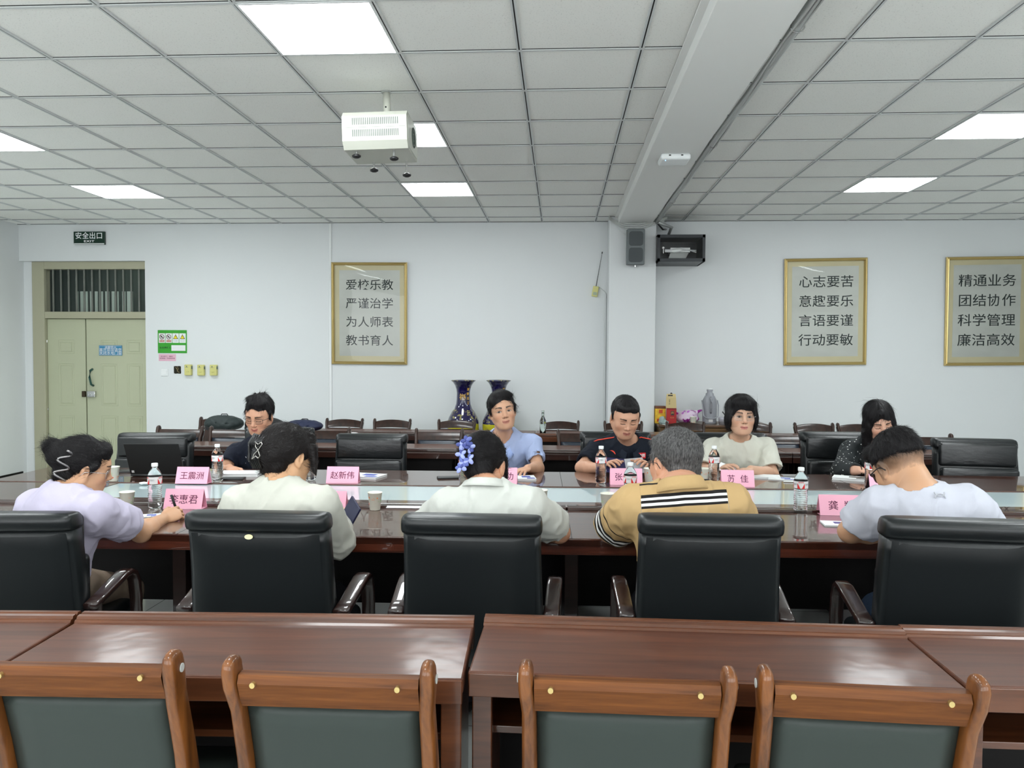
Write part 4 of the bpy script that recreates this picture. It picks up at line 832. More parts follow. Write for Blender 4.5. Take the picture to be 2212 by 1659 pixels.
def wrap(o, R0, ang, z):
    for v in o.data.vertices: a_ = ang+v.co.x/R0; v.co = Vector(((R0-v.co.y)*math.sin(a_), -(R0-v.co.y)*math.cos(a_), z+v.co.z))
def wrapped(par, pts, R0, ang, z, m):
    bm_ = B(); prism(bm_, pts, Matrix.Rotation(PI/2, 4, 'X'), .0002); bmesh.ops.subdivide_edges(bm_, edges=bm_.edges[:], cuts=2, use_grid_fill=True); o = obj('label_print', bm_, m, par); wrap(o, R0, ang, z)
for base in (-.35, 1.9, 4.1):
    wrapped(lb_, [(-.017, -.016), (-.003, -.016), (-.017, .010)], .0331, base, .134, M['red']); wrapped(lb_, [(.003, -.016), (.017, -.016), (.017, .010)], .0331, base, .134, M['red'])
    o = text('lettering', '娃哈哈', .0088, Matrix.Rotation(PI/2, 4, 'X'), M['red'], lb_, ext=.0001); wrap(o, .0331, base, .147)
    o = text('lettering', '饮用纯净水\n净含量596ml', .0042, Matrix.Rotation(PI/2, 4, 'X'), mat('grey_label_ink', (.2, .2, .22), .5), lb_, ext=.0001); wrap(o, .0331, base+.95, .137)
BT = [(335, 1101, -.5, 'water bottle beside the tent card in front of the lavender T-shirt woman'), (470, 1043, -.9, 'water bottle before the man in glasses, by his notebook'), (671, 1041, .9, 'water bottle behind the face of the updo woman, nearer of two'), (657, 1036, .4, 'water bottle mostly hidden behind the face of the updo woman'),
      (1003, 1046, .5, 'water bottle half hidden left of the blue flower hair clip woman'), (1298, 1047, -.6, 'water bottle left of the tent card before the red-patch man'), (1361, 1097, .9, 'water bottle in front of the tent card, by the grey-haired man'), (1542, 1046, -.4, 'water bottle before the woman in the cream top'),
      (1729, 1111, .1, 'water bottle on the near side, left of the rightmost pink card'), (1880, 1061, .35, 'water bottle before the polka dot woman')]
for i, (x, y, a_, lb) in enumerate(BT):
    o = bt if i == 0 else copy_tree(bt); o.location = on_table(x, y-4, .762); o.rotation_euler = (0, 0, a_); o['label'] = lb
# ---- paper cups
cu = empty('paper_cup', (0, 0, 0), 0, 'x', 'cup', 'patterned paper cups')
b = B(); lathe(b, [(0, .002), (.0235, .002), (.024, 0), (.0245, .001), (.0335, .080), (.0355, .0815), (.0358, .0835), (.0345, .085), (.033, .084), (.0238, .006), (0, .006)], n=36); obj('cup_wall', b, M['cup'], cu, smooth=True)
def cup_r(z): return .0245+.009*z/.08+.0003
rg = random.Random(4)
for i in range(14):
    ang = i*.449*1.9+.3; z = .014+.052*rg.random(); s = .0032+.0012*rg.random(); m_ = (M['orange'], M['lgreen'], mat('red_orange_print', srgb(225, 90, 60), .5), M['orange'])[i % 4]
    bm_ = B(); kind = i % 3
    if kind == 0: prism(bm_, [(s*1.3, 0), (0, s*1.3), (-s*1.3, 0), (0, -s*1.3)], Matrix.Rotation(PI/2, 4, 'X'), .0002)
    elif kind == 1: tube(bm_, [(s*1.5*math.cos(t*.785), 0, s*1.3*math.sin(t*.785)) for t in range(8)], .0005, 4, closed=True, up=Vector((0, 1, 0)))
    else: tube(bm_, [(-.005, 0, 0), (-.002, 0, .0015), (.002, 0, -.0015), (.005, 0, 0)], .0005, 4, up=Vector((0, 1, 0)))
    o = obj('printed_motif', bm_, m_, cu); wrap(o, cup_r(z)+.0002, ang, z)
CUPS = [(275, 1104, 'paper cup beside the arm of the lavender T-shirt woman'), (245, 1043, 'paper cup between the eyeglasses and the laptop'), (810, 1105, 'paper cup alone in the open table area, left of centre'), (1168, 1099, 'paper cup right of the shoulder of the white blouse woman'), (1003, 1040, 'paper cup left of the blue flower hair clip'),
      (1312, 1107, 'paper cup by the elbow of the striped polo man'), (1403, 1046, 'paper cup touching the face of the grey-haired man'), (1520, 1046, 'paper cup left of the bottle before the cream-top woman')]
for i, (x, y, lb) in enumerate(CUPS):
    o = cu if i == 0 else copy_tree(cu); o.location = on_table(x, y-4, .7605); o.rotation_euler = (0, 0, i*1.3); o['label'] = lb
o = copy_tree(cu); o.location = (sx(1497, 8.68), 8.67, zt+.0005); o['label'] = 'paper cup on the side table in front of the magenta bag'
# ---- tent name cards
def card(px, py, s, label, rz=0, shift=0, w=.185, size=.047):
    p = on_table(px, py, .7605); r = empty('name_card', (p.x, p.y+.035, .7605), rz, label, 'name card', 'pink tent name cards'); h = .092; d = .035; t = .0008
    b = B(); lean = math.atan2(d, h); L_ = math.hypot(d, h)
    for sgn in (-1, 1):
        T = Matrix.Translation((0, 0, h)) @ Matrix.Rotation(-sgn*lean, 4, 'X'); box(b, -w/2, w/2, -t/2, t/2, -L_, 0, T=T)
    box(b, -w/2, w/2, -d, d, 0, .0006); obj('folded_card', b, M['pink'], r)
    T = Matrix.Translation((0, 0, h)) @ Matrix.Rotation(lean, 4, 'X') @ Matrix.Translation((shift, -.0009, -L_*.55)) @ Matrix.Rotation(PI/2, 4, 'X')
    T = Matrix.Translation((0, 0, h)) @ Matrix.Rotation(-lean, 4, 'X') @ Matrix.Translation((shift, -.0009, -L_*.55)) @ Matrix.Rotation(PI/2, 4, 'X')
    text('lettering', s, size, T, M['ink'], r, ext=.0001, bold=.0002)
card(393, 1100, '李惠君', 'pink name card in front of the lavender T-shirt woman writing', .03); card(412, 1045, '王震洲', 'pink name card between the laptop and the bottle of the man in glasses', .03); card(738, 1044, '赵新伟', 'pink name card before the empty black chair left of centre', .03)
card(703, 1105, '玲', 'pink name card half hidden by the cream blouse shoulder of the updo woman', .03, .038); card(1082, 1046, '建功', 'pink name card right of the blue flower hair clip, half hidden', 0, .026); card(1353, 1048, '张云', 'pink name card before the man with the red patch', 0, -.02, .185)
card(1595, 1052, '苏  佳', 'pink name card before the woman in the cream top', -.02); card(1820, 1114, '龚  翔', 'pink name card on the near side left of the white T-shirt man', -.04, 0, .20); card(1918, 1062, '', 'pink name card barely showing beside the face of the white T-shirt man', -.04)
# ---- laptop
p = at_z(340, 1029, .762); r = empty('laptop', (p.x, p.y, .762), .10, 'open black laptop with its lid back toward the camera', 'laptop')
b = B(); box(b, -.16, .16, 0, .22, 0, .016, .004); obj('base', b, M['black'], r)
b = B(); box(b, -.16, .16, -.004, .003, 0, .215, .003, T=Matrix.Translation((0, .004, .014)) @ Matrix.Rotation(math.radians(26), 4, 'X')); lid = obj('lid', b, M['matte'], r)
b = B(); box(b, -.148, -.133, -.0048, -.0038, .012, .028, T=Matrix.Translation((0, .004, .014)) @ Matrix.Rotation(math.radians(26), 4, 'X')); obj('lid_sticker', b, M['label'], lid)
b = B(); box(b, -.15, .15, .003, .0036, .012, .205, T=Matrix.Translation((0, .004, .014)) @ Matrix.Rotation(math.radians(26), 4, 'X')); obj('screen', b, mat('screen_grey_blue', (.3, .4, .5), .3), lid)  # screen in one plain grey-blue colour
# ---- papers, books, phones
def flat(name, px, py, w, d, h, rz, m, label, cat, z=.7605):
    p = on_table(px, py, z); b = B(); box(b, -w/2, w/2, -d/2, d/2, 0, h, min(.001, h/3)); return thing1(name, b, m, (p.x, p.y, z), label, cat, rz=rz)
def book(px, py, w, d, h, rz, label, cover=M['cap'], z=.7605, printm=None, cat='book', name='notebook'):
    p = on_table(px, py, z); r = empty(name, (p.x, p.y, z), rz, label, cat)
    b = B(); box(b, -w/2, w/2, -d/2, d/2, .0015, h-.0015); obj('pages', b, M['paper'], r)
    b = B(); box(b, -w/2-.002, w/2+.002, -d/2-.002, d/2+.002, h-.0015, h); box(b, -w/2-.002, w/2+.002, -d/2-.002, d/2+.002, 0, .0015); obj('cover', b, cover, r)
    if printm: b = B(); box(b, -w*.1, w*.3, -d*.1, d*.3, h, h+.0003); box(b, w*.1, w*.46, -d*.45, -d*.2, h, h+.0003); obj('cover_print', b, printm, r)
    return r
bluep = mat('blue_print', srgb(70, 85, 170), .5)
book(520, 1026, .24, .15, .018, .12, 'open white notebook under the pointing hand of the man in glasses', M['paper'])
flat('phone', 500, 1035, .15, .075, .009, .1, M['black'], 'dark pen case under the front edge of the open notebook', 'case')
book(790, 1030, .21, .15, .012, -.25, 'white and blue booklets stacked beside the pink card, left of centre', M['cap'], printm=bluep, name='booklet')
r = flat('phone', 970, 1033, .14, .075, .009, .25, M['black'], 'black phone lying left of the paper cup, centre of the far side', 'phone')
flat('tablet', 285, 1019, .16, .09, .01, .3, M['black'], 'dark pouch lying between the paper cup and the laptop', 'pouch')
book(1132, 1034, .13, .14, .010, .15, 'striped blue and white papers under the hand of the man in pale blue', M['paper'], printm=bluep, name='booklet')
book(1655, 1031, .16, .12, .010, -.2, 'white papers right of the card before the cream-top woman', M['paper'], name='paper_stack')
book(1690, 1035, .15, .10, .006, -.35, 'blue printed leaflets beside the phone, right of the cream-top woman', M['cap'], printm=bluep, name='leaflet')
flat('phone', 1718, 1031, .15, .075, .009, -.15, mat('phone_grey', (.12, .13, .15), .08), 'grey phone lying between the leaflets and the bottle', 'phone')
b = B(); tube(b, [(-.06, 0, .004), (.06, 0, .004)], .004, 8); thing1('ballpoint_pen', b, M['cap'], on_table(1715, 1042, .761), 'white pen lying in front of the grey phone', 'pen', rz=-.05)
book(1842, 1036, .22, .12, .014, -.42, 'open magazine before the polka dot woman', M['paper'], printm=mat('black_print', (.02, .02, .02), .4), name='magazine')
book(1808, 1133, .12, .10, .006, -.1, 'small notepad under the elbow of the white T-shirt man', M['cap'], printm=mat('dark_blue_print', srgb(60, 50, 130), .5), name='notepad')
book(322, 1115, .10, .07, .004, .4, 'small folded leaflet by the forearm of the lavender T-shirt woman', M['cap'], printm=bluep, name='leaflet')
F = Field(); F.ell((0, 0, .004), (.03, .018, .006), k=.01); o = npmesh('crumpled_tissue', [F.mesh(.003, dis=lambda P: .004*wob(P, 220, 8))], M['paper'], smooth=True); o.location = on_table(312, 1045, .763); tagp(o, 'small crumpled white tissue before the laptop', 'tissue')
b = B(); tube(b, [(-.02, 0, .003), (0, .004, .003), (.02, 0, .003), (.0, -.006, .003)], .0022, 6, closed=True); thing1('hair_tie', b, M['chrome'], on_table(463, 1084, .762), 'tiny shiny ring on the table right of the writing woman', 'ring')
b = B(); prism(b, [(-.012, -.006), (.012, -.006), (.012, .006), (-.012, .006)], None, .002); thing1('foil_wrapper', b, M['chrome'], on_table(777, 1046, .761), 'tiny silver wrapper beside the pink card left of centre', 'wrapper')
# ================================================================== PEOPLE
def Rx(a): c, s = math.cos(a), math.sin(a); return np.array([[1, 0, 0], [0, c, -s], [0, s, c]])
def Ry(a): c, s = math.cos(a), math.sin(a); return np.array([[c, 0, s], [0, 1, 0], [-s, 0, c]])
def Rz(a): c, s = math.cos(a), math.sin(a); return np.array([[c, -s, 0], [s, c, 0], [0, 0, 1]])
nrm = lambda v: v/np.linalg.norm(v)
def frame(x, z):      # columns: x axis, y, z (z kept)
    z = nrm(z); x = nrm(x-z*(x@z)); return np.stack([x, np.cross(z, x), z], 1)
def skin_field(F, C, R, s, fw=1.0, female=False, jaw=1.0):
    """head: local x = person's right, y = forward, z = up; s = scale"""
    L = lambda *p: C+R@(V3(p)*s)
    e = lambda c, r, Q=np.eye(3), k=.012, op='u': F.ell(L(*c), V3(r)*s, R@Q, k=k*s, op=op)
    cp = lambda a, b, ra, rb=None, k=.012, op='u': F.cap(L(*a), L(*b), ra*s, None if rb is None else rb*s, k=k*s, op=op)
    e((0, -.018, .034), (.074*fw, .093, .084)); e((0, .02, .02), (.066*fw, .068, .07), k=.02)
    e((0, .030, -.040), (.057*fw, .055, .066), k=.03)
    for q in (-1, 1):
        cp((q*.050*fw, .0, -.045), (q*.026, .052, -.088), .019*jaw, .016*jaw, k=.03)
        e((q*.038*fw, .052, -.022), (.022, .022, .024), k=.022)
    e((0, .064, -.094), (.019*jaw, .016, .015), k=.022); e((0, .066, -.060), (.030, .018, .022), k=.02)
    cp((-.030, .071, .024), (.030, .071, .024), .012, k=.02)
    for q in (-1, 1): e((q*.030, .098, .003), (.019, .019, .013), k=.014, op='s')
    for q in (-1, 1): e((q*.0305, .0685, .0015), (.0165, .0125, .0105), k=.004)
    cp((0, .078, .016), (0, .094, -.020), .0065, .0085, k=.014); e((0, .098, -.027), (.0095, .0095, .0085), k=.008)
    for q in (-1, 1): e((q*.0115, .088, -.031), (.0075, .009, .0065), k=.006)
    for q in (-1, 1): e((q*.0062, .094, -.0375), (.0034, .005, .0028), k=.002, op='s')
    cp((-.020, .075, -.060), (0, .0855, -.0575), .0038, .0055, k=.005); cp((.020, .075, -.060), (0, .0855, -.0575), .0038, .0055, k=.005)
    cp((-.017, .076, -.066), (.017, .076, -.066), .0055, k=.006); cp((0, .079, -.067), (0, .0795, -.067), .0068, k=.006)
    for q in (-1, 1): cp((0, .092, -.0622), (q*.021, .0825, -.0615), .0016, .0012, k=.002, op='s')
    for q in (-1, 1):
        Q = Rz(-q*.35)@Rx(-.15); e((q*.076*fw, -.004, -.006), (.0075, .0165, .030), Q, k=.008); e((q*.0845*fw, .001, -.002), (.006, .0095, .018), Q, k=.004, op='s'); e((q*.0745*fw, .002, -.03), (.006, .008, .010), k=.006)
def skin_paint(C, R, s, base, eyes='open', lip=(150, 75, 70), gaze=(0, 0), brow=1.0, smile=0, hairfn=None, browc=(30, 24, 22), stub=0):
    base = V3(srgb(*base)); lipc = V3(srgb(*lip)); bc = V3(srgb(*browc))
    def f(V):
        q = ((V-C)@R)/s; x, y, z = q.T; ax = np.abs(x); c = np.tile(base, (len(V), 1)); near = (np.abs(z) < .16) & (ax < .12) & (np.abs(y) < .14)
        n = wob(q, 60, 3); c *= (1+.03*n)[:, None]
        def mix(m, col, a=1.): m = np.clip(m*a, 0, 1)[:, None]; c[:] = c*(1-m)+col*m
        front = near & (y > .045)
        ck = np.exp(-(((ax-.042)/.02)**2+((z+.03)/.018)**2))*front; mix(ck, base*V3((1.0, .80, .76)), .5)
        mix(np.exp(-((x/.012)**2+((z+.028)/.012)**2))*front, base*V3((1.0, .82, .78)), .45)
        if stub: mix(np.exp(-((x/.04)**2+((z+.085)/.03)**2))*front, base*.72, stub)
        # lips
        zz = z-smile*(.006*(ax/.02)**2)
        up = (1-np.clip(np.abs((zz+.0575)/.0052), 0, 2))*(ax < .0215); lo = (1-np.clip(np.abs((zz+.0665)/.0062), 0, 2))*(ax < .0185)
        mix(np.clip(np.maximum(up, lo)*3, 0, 1)*front*(y > .066), lipc, .85)
        line = np.exp(-((zz+.0618)/.0013)**2)*(ax < .023); mix(line*front, lipc*.25, .95)
        # nostrils
        mix(np.exp(-(((ax-.0062)/.0035)**2+((z+.0375)/.0024)**2))*front*(y > .08), V3((.03, .012, .008)), .9)
        # brows
        bz = .0235+.0045*np.sin(np.clip((ax-.012)/.036, 0, 1)*2.4)*brow; bm = (np.abs(z-bz) < .0046*(1.15-np.clip((ax-.012)/.04, 0, 1)*.7))*(ax > .0125)*(ax < .050); mix(bm*front*1., bc, .92)
        # eyes
        ex = ax-.0305; u = ex/.0145
        if eyes == 'open':
            top = .0052*(1-u**2)+.0015; bot = -.0040*(1-u**2)+.0012; ins = (np.abs(u) < 1)*(z < top+.0008)*(z > bot); mix(ins*front, V3((.42, .38, .36)))
            ix = x-np.sign(x)*.0305-gaze[0]; iz = z-.0018-gaze[1]; ir = np.sqrt(ix**2+iz**2); mix(ins*(ir < .0066)*front, V3((.018, .010, .008)))
            ln = (np.abs(u) < 1.08)*(np.abs(z-top-.0008) < .0016); mix(ln*front*1., V3((.02, .015, .014)), .9); ln2 = (np.abs(u) < 1)*(np.abs(z-bot) < .0007); mix(ln2*front*1., base*.45, .6)
        else:
            zl = -.0030-.0022*(1-u**2); ln = (np.abs(u) < 1.05)*(np.abs(z-zl) < .0019); mix(ln*front*1., V3((.02, .014, .012)), .92)
            ln = (np.abs(u) < 1.0)*(np.abs(z-.0075-.002*(1-u**2)) < .0007); mix(ln*front*1., base*.5, .55)
        if hairfn is not None: m, hc = hairfn(x, y, z); mix(m*near, V3(hc))
        return c
    return f
def hand(F, W, d, n, side, s=1.0, curl=(.25, .3, .35, .4, .3), spread=.10, point=False, thumb=.7):
    """W wrist, d direction of the fingers, n back-of-hand normal, side +1 right hand / -1 left hand (thumb side)"""
    d = nrm(V3(d)); n = V3(n); n = nrm(n-d*(n@d)); t = np.cross(d, n)*side    # t points to the little-finger side for a palm-down hand
    t = np.cross(d, n)*(1 if side > 0 else -1); Rm = np.stack([t, d, n], 1); W = V3(W)
    F.ell(W+d*.048*s, (.040*s, .052*s, .0145*s), Rm, k=.012); F.ell(W+d*.066*s, (.041*s, .028*s, .0125*s), Rm, k=.01)
    tips = []
    for i, (o, Ln, r) in enumerate(((-.030, .072, .0088), (-.010, .080, .0090), (.011, .074, .0086), (.030, .058, .0078))):
        base = W+d*(.088-abs(i-1.2)*.005)*s+t*o*s; a = curl[i]; dd = nrm(d+t*spread*(i-1.4)); p = base
        for j, fr in enumerate((.44, .31, .25)):
            ang = a*(.7+.75*j); v = dd*math.cos(ang)-n*math.sin(ang); q2 = p+v*Ln*fr*s; F.cap(p, q2, (r-.0006*j)*s, (r-.0006*(j+1))*s, k=.0035); p = q2
        tips.append(p)
    p = W+d*.022*s-t*.026*s-n*.004*s; v = nrm(d*.75-t*thumb-n*.25)
    for Ln, r0, r1 in ((.040, .0135, .011), (.030, .0105, .0095), (.025, .0095, .0075)):
        q2 = p+v*Ln*s; F.cap(p, q2, r0*s, r1*s, k=.006); p = q2; v = nrm(v+d*.22-n*curl[4]*.6)
    return tips
def collar(root, N, ax, fwd, R0, m, off, h=.036, open_=.55, drop=.055, name='collar', rise=.030, fk=.80):
    """folded collar round the neck; ax up along the neck, fwd forward"""
    ax = nrm(V3(ax)); fwd = V3(fwd); fwd = nrm(fwd-ax*(fwd@ax)); sd = np.cross(fwd, ax); b = B(); n = 26; rows = [[] for _ in range(5)]
    for i in range(n+1):
        th = -PI+open_*.5+(2*PI-open_)*i/n; th2 = th; c, s_ = -math.cos(th2), math.sin(th2)       # th=0 at the back
        f = (1-math.cos(th))/2; dz = -drop*f**1.5
        for k2, (rr, zz) in enumerate(((R0+.001, rise+.004), (R0+.005, rise+.010), (R0+.010, rise+.004), (R0+.018+.008*f, rise-h*.5), (R0+.026+.014*f, rise-h))):
            P = V3(N)+(fwd*c*1.12+sd*s_*1.06)*rr+ax*(zz+dz)+fwd*(-dz*fk*max(0, c)); P = P-V3(off); rows[k2].append(b.verts.new(P))
    for k2 in range(4):
        for i in range(n): b.faces.new((rows[k2][i], rows[k2][i+1], rows[k2+1][i+1], rows[k2+1][i]))
    o = obj(name, b, m, root, smooth=True); md = o.modifiers.new('t', 'SOLIDIFY'); md.thickness = .0028; return o
def glasses(root, C, R, s, off, rim='full', col='black', w=.023, h=.0165, z0=.0, r=.0011):
    L = lambda *p: Vector(C+R@(V3(p)*s)-V3(off)); m = M[col]; g = B()
    for q in (-1, 1):
        pts = [L(q*.032+px_*1., .090-abs(px_)*.15-.012*(abs(q*.032+px_)/.055)**2, z0+pz_) for px_, pz_ in rrect(2*w, 2*h, .008, 3)]
        tube(g, pts, r*s, 6, closed=True, up=Vector(R[:, 1]))
        tube(g, [L(q*.055, .080, z0+.008), L(q*.073, .066, z0+.009), L(q*.080, .02, z0+.008), L(q*.082, -.005, z0+.004), L(q*.081, -.022, z0-.016)], r*1.25*s, 6)
    tube(g, [L(-.0095, .091, z0+.003), L(0, .094, z0+.005), L(.0095, .091, z0+.003)], r*s, 6)
    e = empty('eyeglasses'); e.parent = root; f = obj('frame', g, m, e, smooth=True)
    for q in (-1, 1):
        b = B(); vs = [b.verts.new(L(q*.032+px_, .0905-.012*(abs(q*.032+px_)/.055)**2, z0+pz_)) for px_, pz_ in rrect(2*w, 2*h, .008, 3)]; b.faces.new(vs); obj('lens', b, GLZ, e)
def person(label, C, yaw, pit, rol, s, N, SL, SR, hip, EL, ER, WL, WR, dL, dR, f, skin, shirt, female=False, W=1., belly=1., fw=1., jaw=1., paint={}, sleeve=.55, sl_r=1., neckr=.055, hands={}, hres=.0022, hk=None,
           neckcut=None, fold=.0065, shirtmat=None, sattr=None, cuff=0, trousers=None, sleeve_cut=True, legs=True, arm=1.0, sres=.006, back_round=0.):
    """all points are world points; L / R are the person's own sides; f = horizontal forward of the chest"""
    C, N, SL, SR, hip, EL, ER, WL, WR = map(V3, (C, N, SL, SR, hip, EL, ER, WL, WR)); hip = V3((hip[0], hip[1], .60)); f = nrm(V3(f)); R = Rz(yaw)@Rx(-pit)@Ry(rol)
    root = empty('person', (hip[0], hip[1], 0), 0, label, 'person'); off = V3((hip[0], hip[1], 0))
    F = Field(); skin_field(F, C, R, s, fw, female, jaw)
    mid = (SL+SR)/2; ch = mid*.70+hip*.30; up = nrm(mid-hip); xr = nrm(SR-SL); T = frame(xr, up); 
    if (T[:, 1]@f) < 0: T[:, 1] *= -1
    nb = C+R@(V3((0, -.035, -.06))*s); hw = np.linalg.norm(SR-SL)/2
    NB = N-f*.0
    tk = .045
    def torso(G, t, k=tk):
        G.ell(ch, (hw*.86*W+t, .112*W*belly**.5+t, .20+t), T, k=k); G.ell(mid-up*.085-f*.005, (hw*.88+t, .090*W+t, .088+t), T, k=k)
        G.ell(ch*.45+hip*.55, (hw*.78*W+t, .115*belly+t, .17+t), T, k=k); G.ell(hip+up*.03, (min(hw*.88*W, .18)+t, .125*belly+t, .13+t), T, k=k)
        for Sx in (SL, SR): G.cap(N-up*.060, Sx-up*.030, .048*W+t, .050*W+t, k=.05)
    torso(F, -.006)
    F.cap(N-up*.03, nb, neckr*1.04, neckr*.98, k=.03); F.cap(N-up*.01+f*.012, C+R@(V3((0, .022, -.075))*s), neckr*.85, neckr*.72, k=.03)
    for Sx, E_, Wr in ((SL, EL, WL), (SR, ER, WR)):
        F.cap(Sx-up*.022, E_, .047*arm*W**.5, .039*arm, k=.02); m_ = E_*.72+Wr*.28; F.cap(E_, m_, .039*arm, .040*arm, k=.02); F.cap(m_, Wr, .040*arm, .0255*arm, k=.02)
    H = hands; tips = {}
    for nm_, Wr, dd in (('L', WL, dL), ('R', WR, dR)):
        if dd is None: continue
        h = dict(H.get(nm_, {})); n_ = h.pop('n', (0, 0, 1)); tips[nm_] = hand(F, Wr, dd, n_, 1 if nm_ == 'R' else -1, s=h.pop('s', .97 if not female else .88), **h)
    lf = V3((0, 1. if f[1] > 0 else -1., 0)); side = np.cross(lf, V3((0, 0, 1)))
    if legs:
        for q, Sx in ((-1, SL), (1, SR)):
            sd = side*q*(1 if (side@(SR-SL)) > 0 else -1); hj = hip+sd*.09; kn = V3((hip[0], hip[1], .47))+lf*.40+sd*.11; an = V3((kn[0], kn[1], .09))-lf*.03
            kn = kn; F.cap(an, an+f*.0+V3((0, 0, -.03)), .035, k=.01)
            root_leg = (hj, kn, an); F.cap(hj, kn, .075, .055, k=.03); F.cap(kn, an, .05, .035, k=.02)
    parts = []
    rh = .13*s; lo, hi = C-V3((.115, .125, .15))*s*1.08, C+V3((.115, .125, .14))*s*1.08
    if abs(pit) > .25: lo = C-.155*s; hi = C+.155*s
    parts.append(F.mesh(hres, lo, hi))
    for nm_, Wr in (('L', WL), ('R', WR)):
        if nm_ in tips:
            c0 = Wr+nrm(V3(dL if nm_ == 'L' else dR))*.09; parts.append(F.mesh(.0030, c0-.115, c0+.115))
    V0, Q0 = F.mesh(.009)
    # drop coarse surface inside the fine boxes
    ctr = V0[Q0].mean(1); keep = ~np.all((ctr > lo+.009) & (ctr < hi-.009), 1)
    for nm_, Wr in (('L', WL), ('R', WR)):
        if nm_ in tips: c0 = Wr+nrm(V3(dL if nm_ == 'L' else dR))*.09; keep &= ~np.all((ctr > c0-.106) & (ctr < c0+.106), 1)
    parts.append((V0, Q0[keep]))
    pf = skin_paint(C, R, s, skin, **paint); mt = vcol('skin', .48, sss=.06, spec=.4)
    body = npmesh('body', parts, mt, root, col=pf, off=off)
    # ---- shirt
    G = Field(); torso(G, .009)
    for Sx, E_, Wr in ((SL, EL, WL), (SR, ER, WR)):
        E2 = Sx+(E_-Sx)*min(1, sleeve); r0, r1 = .060*arm*W**.5*sl_r, .058*arm*sl_r
        G.cap(Sx-up*.024, E2, r0, r1 if sleeve < 1 else .052*arm*sl_r, k=.03)
        if sleeve >= 1:
            W2 = E_+(Wr-E_)*min(1, (sleeve-1)); G.cap(E2, W2, .052*arm*sl_r, .040*arm*sl_r, k=.03); a_, b_ = E_, Wr; end = W2; rr = .034*arm
        else: a_, b_ = Sx, E_; end = E2; rr = .046*arm
        dv = nrm(b_-a_); G.plane(end, dv, end+dv*.05, .115, k=.003); G.cap(end-dv*.02, end+dv*.05, rr*1.08, rr*1.08, op='s', k=.006)
    G.plane(hip-up*.06, -up, hip-up*.2, .42)
    if neckcut:
        for a, b_, ra, rb in neckcut(N, up, f, xr, nb): G.cap(a, b_, ra, rb, op='s', k=.004)
    sh = npmesh('shirt', [G.mesh(sres, dis=lambda P: -fold*(1-np.clip(np.abs(wob(P*V3((1, 1, .75)), 30, 11))*3.2, 0, 1))+fold*.5*wob(P, 26, 4)+fold*.22*wob(P*V3((1, 1, .7)), 90, 5))], shirtmat or shirt, root, off=off, attr=({k_: (lambda V, k_=k_: sattr[k_](V, dict(N=N, up=up, f=f, xr=xr, hip=hip, SL=SL, SR=SR, EL=EL, ER=ER))) for k_ in sattr} if sattr else None))
    # ---- trousers and shoes
    if legs:
        K = Field(); K.ell(hip+up*.0, (min(hw*.88*W, .185)+.012, .128*belly+.012, .13), T, k=.04); SH = Field()
        for q in (-1, 1):
            sd = side*q*(1 if (side@(SR-SL)) > 0 else -1); hj = hip+sd*.09; kn = V3((hip[0], hip[1], .47))+lf*.40+sd*.11; an = V3((kn[0], kn[1], .09))-lf*.03
            K.cap(hj, kn, .084, .064, k=.04); K.cap(kn, an, .062, .052, k=.03)
            SH = Field(); SH.ell(V3((an[0], an[1], .035))+lf*.06, (.045, .13, .04), frame(np.cross(lf, V3((0, 0, 1))), V3((0, 0, 1))), k=.01).plane((0, 0, .003), (0, 0, -1)); npmesh('shoe', [SH.mesh(.008)], M['black'], root, off=off)
        K.plane(hip+up*.085, up, hip+up*.2, .5)
        npmesh('trousers', [K.mesh(.01, dis=lambda P: .006*wob(P, 45, 3))], trousers or fabric('dark_trousers', (.018, .018, .024)), root, off=off)
    return dict(root=root, C=C, R=R, s=s, off=off, N=N, up=up, f=f, xr=xr, nb=nb, T=T, tips=tips, SL=SL, SR=SR, ch=ch, hw=hw, shirt=sh)
hair_m = mat('black_hair', (.007, .006, .007), .5, spec=.3, bump=((260, 260, 60), .5, .002))
from mathutils.bvhtree import BVHTree
def on_shirt(P, px, py, Y0=-.5, off=.002):
    """frame on the shirt surface where the line of sight through a photo point meets it (found once, from the front)"""
    me = P['shirt'].data; bv = BVHTree.FromPolygons([v.co.copy() for v in me.vertices], [tuple(q.vertices) for q in me.polygons]); o = Vector(P['off'])
    d = ray(px, py).normalized(); h, n_, _, _ = bv.ray_cast(Vector((0, 0, CAMH))-o, d)
    if h is None: h = Vector(P['N'])-o; n_ = -d
    if n_.dot(d) > 0: n_ = -n_
    x = Vector((0, 0, 1)).cross(n_).normalized(); y = n_.cross(x); h = h+n_*off
    return Matrix(((x.x, y.x, n_.x, h.x), (x.y, y.y, n_.y, h.y), (x.z, y.z, n_.z, h.z), (0, 0, 0, 1)))
